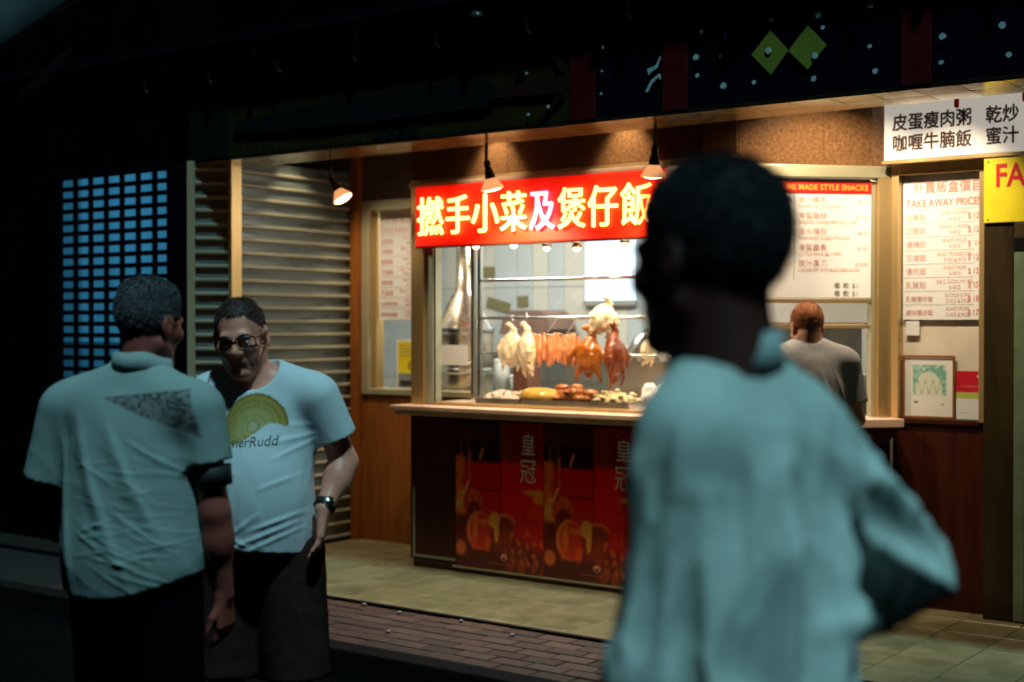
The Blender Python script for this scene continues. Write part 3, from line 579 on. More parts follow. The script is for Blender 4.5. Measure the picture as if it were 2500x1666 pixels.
box('panel', .062, .773, .028, .045, 0, .652, 'board_white', sn, .002); box('header', .066, .772, .022, .0275, .572, .632, 'sign_red', sn)
text('HOME MADE STYLE SNACKS', .043, 'header_gold', sn, .752, .0212, .588, 'RIGHT', bold=.0006, sx=.92, spacing=1.05)
box('rule', .330, .333, .0265, .0275, .10, .57, 'ink_grey', sn)
for i, (a, e, p) in enumerate((('卤水豬手', "MARINATED PIG'S HOCK", '$5.00'), ('海蜇雞絲', 'SHREDDED CHICKEN MEAT & JELLY FISH', '$10.00'), ('卤水鴨脷', "MARINATED DUCK'S TONGUE", '$8.00'), ('海蜇墨魚', 'CUTTLE FISH & JELLY FISH', '$7.00'), ('豉汁鳳爪', 'CHICKEN FEET WITH BLACK BEAN SAUCE', '$10.00'))):
    z = .497 - i * .0865
    text(a, .040, 'ink_pale', sn, .355, .0265, z + .024, spacing=1.08); text(e, .027, 'ink_pale', sn, .355, .0265, z - .006, sx=.80 if len(e) < 30 else .68); text(p, .027, 'ink_pale', sn, .755, .0265, z + .024, 'RIGHT')
    text(p, .027, 'ink_pale', sn, .318, .0265, z + .024, 'RIGHT')
for z in (.055, .012): text('每 款 $1', .036, 'ink_grey', sn, .56, .0265, z, spacing=1.15)
def cert(u, v):
    c = np.full((len(u), 3), .72); c[:, 2] = .66; n = vnoise(u, v, 22, 9); n2 = vnoise(u, v, 60, 4)
    inn = (u > .16) & (u < .86) & (v > .36) & (v < .88); c[inn] = (.16, .38, .30); c[inn & (n > .1)] = (.30, .52, .42); c[inn & (n2 > .55)] = (.60, .70, .60)
    h = inn & (((u - .5) / (.28 - .10 * (v - .5))) ** 2 + ((v - .50) / .26) ** 2 < 1); c[h] = (.62, .66, .52); c[h & (np.abs(v - .50 + .1 * np.sin(u * 40)) < .025)] = (.36, .40, .24)
    c[(np.abs(u - .24) < .045) & (np.abs(v - .235) < .016)] = (.10, .09, .08); c[(np.abs(u - .78) < .035) & (np.abs(v - .205) < .013)] = (.62, .20, .09)
    return c
fc = thing('framed_certificate', 'framed certificate with a green picture in the right window', 'picture frame', (-2.806, 7.425, 1.147))
paint('print', .264, .316, 70, 80, cert, 'print_flat', fc, (.012, -.006, .010))
for a in ((0, .288, 0, .010), (0, .288, .328, .340), (0, .011, .0105, .3275), (.277, .288, .0105, .3275)): box('frame', a[0], a[1], -.014, 0, a[2], a[3], 'wood', fc)
lf = thing('leaflet', 'red green and white leaflet standing beside the framed certificate', 'leaflet', (-2.512, 7.42, 1.148))
def leaf(u, v):
    c = np.full((len(u), 3), .70); c[v > .42] = (.42, .48, .10); c[v > .55] = (.50, .006, .02); c[(np.abs(v - .68) < .012) & (u > .2) & (np.sin(u * 120) > -.3)] = (.75, .3, .3); c[(np.abs(v - .90) < .02) & (np.abs(u - .85) < .04)] = (.8, .6, .6); c[(np.abs(v - .14) < .008) & (np.abs(u - .3) < .14)] = (.4, .38, .35); return c
paint('sheet', .137, .258, 40, 60, leaf, 'print_flat', lf); tag(box('small_card', -2.79, -2.715, 7.418, 7.424, 1.595, 1.673, 'paper'), 'small white card stuck under the right price board', 'card')
yn = thing('yellow_notice', 'yellow notice in a white frame in the left window', 'notice', (-6.492, 7.44, 1.203))
box('panel', 0, .30, -.006, 0, 0, .345, 'board_white', yn); box('sheet', .012, .29, -.0075, -.0061, .11, .333, 'sign_yellow', yn); box('picture', .012, .29, -.0075, -.0061, .012, .105, 'kitchen_grey', yn); box('picture', .03, .2, -.0085, -.0076, .02, .06, 'kitchen_dark', yn)
for i in range(4): box('printed_line', .03, .27, -.0085, -.0076, .30 - i * .022, .305 - i * .022, 'ink_grey', yn)
MB().prism([(.15 + .05 * math.cos(a * .4488), .165 + .04 * math.sin(a * .4488)) for a in range(14)], -.0085, -.0076).build('printed_emblem', mat('ink_olive', (.42, .36, .02), .6), yn)
tag(box('paper_sheet', -5.556, -5.347, 6.783, 6.7865, 1.402, 1.527, 'paper'), 'blank white paper taped inside the cabinet glass', 'paper')

# ================================================================== lamps
def spot(par, loc, aim, energy, size, col=(1, .82, .57), blend=.6, rad=.03):
    l = bpy.data.lights.new('bulb_light', 'SPOT'); l.energy = energy; l.spot_size = R(size); l.spot_blend = blend; l.color = col; l.shadow_soft_size = rad
    o = bpy.data.objects.new('bulb_light', l); COL.objects.link(o); o.parent = par; o.location = loc; o.rotation_euler = Vector(aim).to_track_quat('-Z', 'Y').to_euler(); return o
for i, (x, y, dx, dy, lab, aim) in enumerate(((-6.205, 6.47, .06, .02, 'black stemmed spotlight hanging in front of the roller shutter', (.25, -.1, -1)), (-4.87, 6.36, .012, .02, 'black stemmed spotlight hanging over the left of the neon sign', (.05, .35, -1)), (-3.735, 6.33, -.012, .01, 'black stemmed spotlight at the right end of the neon sign', (-.1, .35, -1)))):
    t = thing('hanging_spotlight', lab, 'spotlight', (x, y, 2.70), 0, 'spotlights hanging from the soffit')
    MB().tube([(0, 0, 0), (-.003, 0, -.06), (.0, .0, -.115)], .0095, 10).build('stem', 'lamp_body', t, True)
    k = Vector((dx, dy, -.10)).normalized(); q = k.to_track_quat('-Z', 'Y').to_euler(); base = (0, 0, -.11)
    MB().lathe([(0, .008), (.018, .006), (.021, -.022), (.016, -.032), (.025, -.06), (.031, -.10)], 18).build('holder', 'lamp_body', t, True, loc=base, rot=q)
    MB().lathe([(.028, -.094), (.042, -.118), (.062, -.145), (.067, -.160), (.063, -.163), (.040, -.13)], 24).build('shade', 'par_glass', t, True, loc=base, rot=q)
    MB().lathe([(0, -.150), (.040, -.151), (.060, -.158), (.045, -.168), (0, -.174)], 20).build('bulb', 'bulb', t, True, loc=base, rot=q)
    spot(t, Vector(base) + k * .185, aim, (20, 75, 75)[i], 120)
for i, (x, y, aim, e, lab) in enumerate(((-6.62, 6.70, (-.25, .1, -1), 36, 'recessed downlight over the roller shutter'), (-6.42, 6.86, (-.02, .5, -1), 110, 'added downlight brightening the left price board'), (-5.10, 6.63, (0, .16, -1), 45, 'recessed downlight left above the neon sign'), (-4.17, 6.63, (0, .16, -1), 45, 'recessed downlight right above the neon sign'), (-2.80, 6.62, (-.30, .42, -1), 130, 'recessed downlight in front of the service window'), (-2.45, 6.62, (-.1, .75, -1), 100, 'recessed downlight in front of the right price board'))):  # one lamp here is added to brighten the left price board
    t = thing('downlight', lab, 'downlight', (x, y, 2.998), 0, 'downlights in the recess ceiling')
    MB().lathe([(.052, 0), (.056, -.006), (.046, -.008), (.042, .0)], 20).build('rim', 'steel_warm', t, True); MB().lathe([(0, -.003), (.041, -.003)], 20).build('lens', 'bulb', t)
    spot(t, (0, 0, -.012), aim, e, 66, blend=.7, rad=.035) if i != 4 else spot(t, (0, 0, -.012), aim, e, 105, blend=.7, rad=.035)

# ================================================================== kitchen behind the glass
kt = thing('kitchen_room', 'brightly lit white kitchen seen through the shop windows', 'kitchen', (-5, 9, .12))
def kx(n, x0, x1, y0, y1, z0, z1, m, bev=0): return box(n, x0 + 5, x1 + 5, y0 - 9, y1 - 9, z0 - .12, z1 - .12, m, kt, bev)
bw = kx('back_wall', -8.2, -1.2, 9.0, 9.1, .12, 2.9, 'kitchen_joint')
x = -8.19; i = 0
while x < -1.3:
    w = (.15, .153, .205, .225, .15)[i % 5]
    for z0, z1 in ((.125, 1.20), (1.205, 1.95), (1.955, 2.66), (2.665, 2.9)):
        box('wall_panel', x + 5.002, x + w + 4.998, -.012, .0, z0 - .12, z1 - .12, 'kitchen_blue' if i % 7 in (1, 2, 4) and z0 > 1.1 else 'kitchen_white', bw)
    x += w; i += 1
kx('left_wall', -8.3, -8.2, 7.46, 9.1, .12, 2.9, 'kitchen_white'); kx('right_wall', -1.2, -1.1, 7.5, 9.1, .12, 2.9, 'kitchen_white'); kx('ceiling', -8.3, -1.1, 6.92, 9.1, 2.9, 2.95, 'kitchen_white')
kx('front_wall', -8.2, -6.86, 7.46, 7.56, .12, 2.9, 'kitchen_white')
lp = kx('lit_hatch', -5.905, -5.46, 8.96, 8.987, 1.84, 2.42, 'cool_panel'); kx('hatch_lip', -5.92, -5.45, 8.95, 8.985, 1.80, 1.838, 'kitchen_grey')
kx('shelf', -6.9, -4.6, 8.75, 8.98, 1.42, 1.435, 'kitchen_grey')
kx('bench', -8.0, -3.6, 8.5, 8.98, .12, 1.12, 'kitchen_pale'); kx('range_hood', -4.6, -2.0, 8.2, 8.95, 1.66, 1.92, 'kitchen_white', .01)
tb = MB().tube([(-.55, 0, 0), (.55, 0, 0)], .016, 12).mesh('tube', 'tube_light', True)
for i, (x, y, e) in enumerate(((-6.3, 7.95, 36), (-4.5, 7.95, 48), (-3.0, 8.3, 54))):
    t = thing('fluorescent_light', ('fluorescent light over the left of the kitchen', 'fluorescent light over the middle of the kitchen', 'fluorescent light over the service hatch')[i], 'ceiling light', (x, y, 2.89), 0, 'fluorescent lights in the kitchen')
    box('housing', -.6, .6, -.06, .06, -.03, 0, 'board_white', t); link('tube', tb, t, (0, 0, -.05))
    l = bpy.data.lights.new('tube_glow', 'AREA'); l.shape = 'RECTANGLE'; l.size = 1.1; l.size_y = .08; l.energy = e; l.color = (1, .96, .80); o = bpy.data.objects.new('tube_glow', l); COL.objects.link(o); o.parent = t; o.location = (0, 0, -.075)
for i, (x, z) in enumerate(((-5.431, 2.155), (-5.132, 2.15), (-4.884, 2.145), (-4.661, 2.14), (-4.323, 2.16))):
    t = thing('heat_lamp', ('first', 'second', 'third', 'fourth', 'last')[i] + ' small heat lamp from the left under the neon sign', 'lamp', (x, 6.98, z + (.06, .062, .042, .036, .03)[i]), 0, 'heat lamps inside the cabinet')
    MB().tube([(0, 0, .26), (0, 0, .0)], .006, 8).build('stem', 'steel', t); MB().lathe([(0, .03), (.018, .02), (.026, -.02), (.03, -.06), (.027, -.06), (.02, -.03)], 16).build('shade', 'reflector' if i != 4 else 'steel', t, True)
    MB().lathe([(0, -.045), (.018, -.055), (.022, -.068), (.012, -.08), (0, -.083)], 12).build('bulb', 'bulb', t, True)
    if i in (2, 3, 4): spot(t, (0, .02, -.09), (0, .12, -1), 11, 120, (1, .66, .34))
sb = thing('steam_boiler', 'large steel boiler behind the left of the cabinet glass', 'boiler', (-6.13, 7.75, .13))
MB().lathe([(0, 0), (.20, 0), (.20, 1.50), (.19, 1.53), (.10, 1.72), (.06, 1.78), (.06, 2.1), (0, 2.1)], 32).build('drum', 'steel_warm', sb, True); MB().lathe([(.203, 1.18), (.209, 1.19), (.209, 1.21), (.203, 1.22)], 32).build('band', 'steel', sb, True); MB().lathe([(.203, 1.46), (.209, 1.47), (.209, 1.50), (.203, 1.51)], 32).build('band', 'steel', sb, True)
cr = thing('cash_register', 'dark cash register inside the service window', 'cash register', (-3.25, 8.05, 1.12), R(40))
box('body', -.20, .20, -.16, .2, 0, .16, 'kitchen_dark', cr, .012); box('monitor', -.02, .26, -.06, .10, .18, .52, 'kitchen_grey', cr, .01); box('screen', .0, .24, -.063, -.0605, .21, .50, 'kitchen_dark', cr); box('printer', -.20, -.05, -.1, .1, .165, .24, 'kitchen_grey', cr, .01)
tag(box('service_counter', -3.75, -2.7, 7.75, 8.3, .13, 1.118, 'kitchen_grey', None, .004), 'grey counter inside the service window', 'counter')
tag(box('yellow_tub', -2.98, -2.84, 7.46, 7.56, 1.121, 1.185, 'plastic_yellow', None, .008), 'yellow plastic tub at the sill of the service window', 'tub')
ck = thing('wall_canopy_vent', 'dark extractor vent on the kitchen back wall', 'vent', (-6.24, 8.8, 1.6))
MB().prism([(-.20, .12), (.20, .12), (.24, .02), (.1, -.03), (-.24, -.02)], -.18, .18).build('hood', 'kitchen_brown', ck); MB().prism([(-.15, .165), (.13, .165), (.19, .125), (-.19, .125)], -.15, .18).build('cap', 'kitchen_brown', ck)
dv = thing('glass_side_door', 'glazed door with metal frame coloured as if green-lit at the right edge', 'door', (-2.165, 7.30, .13))
box('stile', 0, .055, -.03, .03, 0, 1.90, 'door_frame', dv, .003); box('top_rail', 0, .95, -.035, .03, 1.901, 1.97, 'black_metal', dv, .003); box('bottom_rail', .056, .95, -.03, .03, 0, .12, 'door_frame', dv, .003); box('pane', .056, .95, -.004, .004, .121, 1.90, 'door_glass', dv); box('stile', .951, 1.0, -.03, .03, 0, 1.90, 'door_frame', dv, .003)
box('transom', 0, 1.0, -.03, .03, 1.971, 2.04, 'bronze', dv); MB().tube([(.085, -.02, .9), (.085, -.06, .93), (.085, -.06, 1.5), (.085, -.02, 1.53)], .012, 10).build('pull_handle', 'black_metal', dv, True); box('sticker', .062, .2, -.0065, -.0045, 1.80, 1.86, 'paper', dv)

# ================================================================== food
def bird(kind, seed, flare=1.):
    f = F()
    f.e((0, 0, -.165), (.062, .055, .085), .03).e((0, .005, -.105), (.044, .042, .06), .03).c((0, 0, -.09), (.012, 0, -.03), .022, .016, .02).c((.012, 0, -.03), (-.016, -.006, .004), .014, .016, .015).e((-.02, -.01, .002), (.02, .014, .012), .01)
    f.c((.045, -.015, -.11), (.058 + .018 * flare, -.025, -.165), .017, .013, .012).c((.058 + .018 * flare, -.025, -.165), (.050 + .03 * flare, -.02, -.215), .013, .007, .008).c((-.045, -.015, -.11), (-.058 - .016 * flare, -.025, -.16), .017, .013, .012).c((-.058 - .016 * flare, -.025, -.16), (-.05 - .028 * flare, -.02, -.225), .013, .007, .008)
    f.c((.030, 0, -.205), (.040 + .01 * flare, -.008, -.262), .027, .012, .015).c((.040 + .01 * flare, -.008, -.262), (.036 + .018 * flare, .006, -.30), .010, .008, .006).c((-.030, 0, -.205), (-.036 - .01 * flare, -.008, -.27), .027, .012, .015).c((-.036 - .01 * flare, -.008, -.27), (-.034 - .014 * flare, .006, -.305), .010, .008, .006).e((0, .012, -.255), (.022, .022, .035), .015).sub((0, -.058, -.19), (.012, .02, .05), .015)
    def post(V, Fc): N_ = normals(V, Fc); return V + N_ * (folds(V, seed, 95, .009, (1, 1, .8)) + folds(V, seed + 9, 260, .003, (1, 1, 1)))[:, None]
    return f.mesh('poultry', .005, kind, True, post)
bp, br, bd = bird('poached', 3, .2), bird('roast', 5, 1.5), bird('roast_dark', 8, .8)
def hang(name, me, lab, cat, x, y, z, sc, rot, hook=True, grp='poultry hanging in the cabinet'):
    o = thing(name, lab, cat, (x, y, z), 0, grp); b = link('carcass', me, o, (0, 0, 0), rot); b.scale = sc
    if hook: MB().tube([(0, .0, .075), (.006, .0, .02), (.002, .0, -.012), (-.008, 0, -.018)], .0025, 6).build('hook', 'steel', o, True)
hang('poached_chicken', bp, 'pale poached chicken at the left end of the hanging row', 'chicken', -5.27, 7.15, 1.65, (1.2, 1.1, .95), (0, .05, .4))
hang('poached_chicken', bp, 'pale poached chicken beside the roast pork strips', 'chicken', -5.13, 7.11, 1.655, (1.3, 1.2, 1.08), (0, -.08, -.5))
hang('poached_chicken', bp, 'pale poached chicken hung on the higher rail', 'chicken', -4.55, 7.16, 1.81, (1.35, 1.3, .78), (.1, .25, .9))
hang('poached_chicken', bp, 'small pale chicken at the right end of the rail', 'chicken', -4.335, 7.28, 1.59, (.8, .8, .62), (0, .1, 1.2))
hang('roast_duck', br, 'golden roast duck hanging beside the pork strips', 'duck', -4.655, 7.12, 1.63, (1.4, 1.15, 1.07), (0, .06, .2))
hang('roast_duck', bd, 'dark roast duck at the right of the hanging row', 'duck', -4.475, 7.10, 1.655, (1.1, 1.2, 1.25), (0, -.06, 1.4))
for i in range(17):
    f = F(); r = random.Random(i); L_ = r.uniform(.145, .19)
    f.c((0, 0, 0), (r.uniform(-.006, .006), 0, -L_ * .5), .010, .018, .01).c((0, 0, -L_ * .5), (r.uniform(-.010, .010), .0, -L_), .018, .012, .01).e((r.uniform(-.008, .008), 0, -L_ * r.uniform(.3, .8)), (.019, .016, .03), .01)
    o = link('pork_strip', f.mesh('pork_strip', .006, 'pork'), None, (-5.075 + i * .0208, 7.11 + r.uniform(-.015, .02), 1.585 + r.uniform(-.008, .012)), (0, r.uniform(-.06, .06), r.uniform(0, 3)))
    tag(o, 'strip of red roast pork hanging between the pale chickens and the golden duck', 'roast pork', 'strips of roast pork hanging in a row')
tag(MB().tube([(-5.09, 7.11, 1.592), (-4.73, 7.11, 1.592)], .004, 8).build('skewer', 'steel'), 'thin steel skewer holding the strips of roast pork', 'skewer')
sk = bpy.data.objects['skewer']
for x in (-4.98, -4.83): MB().tube([(x, 7.11, 1.592), (x + .03, 7.19, 1.69)], .003, 6).build('hook', 'steel', sk)
def tray(x0, x1, lab):
    t = thing('food_tray', lab, 'tray', ((x0 + x1) / 2, 6.98, 1.169), 0, 'steel trays in the cabinet'); w = (x1 - x0) / 2 - .006
    box('base', -w, w, -.14, .14, .0, .006, 'steel', t); box('rim', -w, w, -.152, -.141, .0, .032, 'steel', t, .002); box('rim', -w, w, .141, .152, .0, .032, 'steel', t, .002); box('rim', -w - .004, -w, -.152, .152, 0, .032, 'steel', t, .001); box('rim', w, w + .004, -.152, .152, 0, .032, 'steel', t, .001)
tray(-5.32, -4.975, 'steel tray of pale sliced meat at the left of the cabinet'); tray(-4.97, -4.585, 'steel tray of glazed roast cuts in the middle of the cabinet'); tray(-4.58, -4.20, 'steel tray of chopped offal at the right of the cabinet')
def rot3_(d): c_, s_ = math.cos(R(d)), math.sin(R(d)); return [[c_, -s_, 0], [s_, c_, 0], [0, 0, 1]]
def pile(name, lab, cat, cx_, w, hgt, m, n, seed, sz):
    r = random.Random(seed); f = F()
    for i in range(n):
        x = r.uniform(-w, w); y = r.uniform(-.11, .10); z = hgt * (1 - (x / w) ** 2 * .6) * r.uniform(.35, 1) * (1 - (y / .14) ** 2 * .5)
        a = r.uniform(0, 3); f.e((x, y, z), (sz * r.uniform(.8, 1.6), sz * r.uniform(.7, 1.2), sz * r.uniform(.45, .8)), .006, [[math.cos(a), -math.sin(a), 0], [math.sin(a), math.cos(a), 0], [0, 0, 1]])
    f.e((0, 0, hgt * .2), (w * .95, .11, hgt * .5), .01)
    tag(link(name, f.mesh(name, .006, m), None, (cx_, 6.98, 1.18)), lab, cat)
pile('sliced_meat', 'heap of pale sliced meat on the left tray', 'meat', -5.14, .15, .075, 'pale_meat', 30, 1, .024)
pile('chopped_offal', 'heap of chopped pale offal on the right tray', 'meat', -4.38, .15, .09, 'greens', 60, 2, .017)
f = F().e((0, 0, .03), (.14, .09, .055), .02).c((.09, 0, .03), (.15, .03, .02), .02, .012, .02).e((-.05, -.02, .05), (.07, .05, .03), .02); tag(link('yellow_chicken', f.mesh('yellow_chicken', .006, mat('soy_chicken', (.70, .40, .07), .25, var=.2, vscale=15, coat=.5)), None, (-4.90, 6.95, 1.185), (0, 0, .3)), 'yellow glazed chicken lying on the middle tray', 'chicken')
f = F()
for i in range(16): f.e((random.uniform(-.14, .14), random.uniform(-.08, .06), random.uniform(.02, .085)), (random.uniform(.03, .055), random.uniform(.025, .04), random.uniform(.018, .03)), .008, rot3_(random.uniform(0, 180)))
f.e((0, 0, .02), (.16, .08, .04), .01); tag(link('roast_goose', f.mesh('roast_goose', .005, 'roast', True, lambda V, Fc: V + normals(V, Fc) * folds(V, 4, 160, .006, (1, 1, 1))[:, None]), None, (-4.70, 6.99, 1.19), (0, 0, -.3)), 'heap of glazed roast goose pieces on the middle tray', 'goose')
f = F()
for i in range(11): f.c((0, 0, .03), (random.uniform(-.11, .12), random.uniform(-.05, .05), random.uniform(.03, .14)), .03, random.uniform(.012, .035), .015)
def crump(V, Fc): N_ = normals(V, Fc); return V + N_ * folds(V, 3, 120, .010, (1, 1, 1))[:, None]
tag(link('plastic_bag', f.mesh('plastic_bag', .005, 'plastic_bag', False, crump), None, (-4.15, 6.95, 1.19)), 'crumpled white plastic bag beside the right tray', 'bag')

# ================================================================== people
mat('skin_warm', (.28, .065, .048), .48, var=.12, vscale=18, bump=.12, bscale=220, spec=.45)
mat('skin_red', (.70, .25, .17), .45, var=.14, vscale=20, bump=.1, bscale=200)
mat('skin_deep', (.060, .018, .013), .5, var=.15, vscale=16)
mat('hair_grey', (.065, .063, .066), .8, var=.12, vscale=25)
mat('hair_brown', (.040, .013, .010), .65, var=.2, vscale=25)
mat('hair_ginger', (.30, .095, .028), .7, var=.3, vscale=40)
mat('skin_pale', (.62, .30, .20), .5, var=.12, vscale=18)
mat('hair_black', (.012, .012, .014), .75, var=.3, vscale=30, spec=.2)
mat('trouser_black', (.0035, .0035, .0045), .95, var=.3, vscale=20, spec=0)
mat('shorts_brown', (.034, .016, .014), .95, var=.25, vscale=25, bump=.2, bscale=200, spec=0)
mat('shoe_dark', (.02, .018, .016), .6)
mat('tee_grey', (.31, .305, .31), .9, var=.10, vscale=40, bump=.15, bscale=300)
mat('shirt_pale', (.44, .51, .48), .9, var=.06, vscale=60, bump=.12, bscale=320)
mat('band_black', (.006, .006, .007), .7)
mat('lens_dark', (.012, .010, .010), .08, spec=.6)
mat('eye_white', (.6, .58, .55), .3); mat('iris', (.03, .05, .06), .2)
def cloth_mask(name, base, fill_nodes):   # cloth whose print is laid out by a per-vertex mask
    m = mat(name, base, .9, bump=.12, bscale=320); return m
# pale shirt with patterned inset
m = mat('shirt_inset', (.25, .31, .30), .9, bump=.12, bscale=320); N = m.node_tree.nodes; L = m.node_tree.links; b = N['Principled BSDF']
at = N.new('ShaderNodeAttribute'); at.attribute_name = 'mask'; tc = N.new('ShaderNodeTexCoord'); vo = N.new('ShaderNodeTexNoise'); vo.inputs['Scale'].default_value = 22; vo.inputs['Detail'].default_value = 3; vo.inputs['Distortion'].default_value = 2.2
L.new(tc.outputs['Object'], vo.inputs['Vector']); rp = N.new('ShaderNodeValToRGB'); rp.color_ramp.elements[0].position = .42; rp.color_ramp.elements[0].color = (.045, .045, .048, 1); rp.color_ramp.elements[1].position = .60; rp.color_ramp.elements[1].color = (.20, .20, .19, 1); L.new(vo.outputs[0], rp.inputs[0])
mx = N.new('ShaderNodeMix'); mx.data_type = 'RGBA'; mx.inputs[6].default_value = (.25, .31, .30, 1); L.new(at.outputs['Fac'], mx.inputs[0]); L.new(rp.outputs[0], mx.inputs[7]); L.new(mx.outputs[2], b.inputs['Base Color'])
# white tee with a printed sun
SUNC = (-.020, 1.325); SUNR = .105
m = mat('tee_print', (.72, .76, .77), .9, bump=.12, bscale=320); N = m.node_tree.nodes; L = m.node_tree.links; b = N['Principled BSDF']
at = N.new('ShaderNodeAttribute'); at.attribute_name = 'Col'; L.new(at.outputs['Color'], b.inputs['Base Color'])

def set_mask(me, vals): a = me.attributes.new('mask', 'FLOAT', 'POINT'); a.data.foreach_set('value', np.asarray(vals, np.float32))
def set_col(me, c): a = me.color_attributes.new('Col', 'FLOAT_COLOR', 'POINT'); a.data.foreach_set('color', np.concatenate([c, np.ones((len(c), 1))], 1).astype(np.float32).ravel())
def verts(me): a = np.empty(len(me.vertices) * 3, np.float32); me.vertices.foreach_get('co', a); return a.reshape(-1, 3)
def rot3(yaw=0, pitch=0, roll=0): return np.array(Euler((R(pitch), R(roll), R(yaw)), 'XYZ').to_matrix())
def head_field(f, c, Rm, s=1., face=True):
    T = lambda p: np.array(c) + Rm @ (np.array(p) * s); E_ = lambda p, r, k=.02: f.e(T(p), np.array(r) * s, k, Rm); S_ = lambda p, r, k=.01: f.sub(T(p), np.array(r) * s, k, Rm); C_ = lambda a, b, ra, rb, k=.015: f.c(T(a), T(b), ra * s, rb * s, k)
    E_((0, -.016, .034), (.076, .096, .086)); E_((0, .022, -.03), (.060, .070, .085), .03)
    for q in (-1, 1):
        C_((q * .050, -.010, -.062), (q * .014, .064, -.100), .024, .022, .02); E_((q * .042, .058, -.024), (.026, .026, .024), .02)
    E_((0, .068, -.101), (.022, .020, .018), .02)
    if face:
        C_((-.034, .078, .020), (.034, .078, .020), .013, .013, .016); C_((0, .088, .014), (0, .110, -.026), .0085, .0135, .010)
        for q in (-1, 1): E_((q * .013, .099, -.031), (.010, .012, .009), .008); S_((q * .031, .098, .0), (.020, .020, .013), .012); E_((q * .031, .074, -.001), (.0135, .0135, .0125), .004)
        C_((-.020, .0785, -.0620), (.020, .0785, -.0620), .0075, .0075, .010); C_((-.018, .0785, -.0715), (.018, .0785, -.0715), .0080, .0080, .010); S_((0, .0935, -.0670), (.024, .010, .0014), .004)
    for q in (-1, 1):
        E_((q * .080, -.012, -.006), (.010, .021, .033), .008); S_((q * .092, -.006, -.004), (.008, .012, .020), .005); C_((q * .078, -.004, -.034), (q * .074, .0, -.040), .009, .007, .006)
def hand(f, w, d, n, curl=.5, left=True, s=1.):
    w = np.array(w); d = np.array(d, float); d /= np.linalg.norm(d); n = np.array(n, float); n -= d * (n @ d); n /= np.linalg.norm(n); lat = np.cross(d, n) * (1 if left else -1)   # lat points to the thumb side
    for i, (o, ln) in enumerate(((.030, .068), (.010, .077), (-.010, .072), (-.028, .056))):
        k = w + (d * .088 + lat * o) * s; f.c(w + lat * o * .55, k, .017, .0125, .012)
        a1 = curl * .7; m1 = k + (d * math.cos(a1) + n * math.sin(a1)) * ln * .52 * s; a2 = curl * 1.7; m2 = m1 + (d * math.cos(a2) + n * math.sin(a2)) * ln * .5 * s
        f.c(k, m1, .0100, .0088, .004).c(m1, m2, .0088, .0072, .004)
    t0 = w + (d * .022 + lat * .020) * s; t1 = w + (d * .058 + lat * .046 + n * .012) * s; t2 = t1 + (d * .040 + lat * .008 + n * .012) * s; f.c(t0, t1, .015, .0115, .008).c(t1, t2, .0112, .0085, .004)
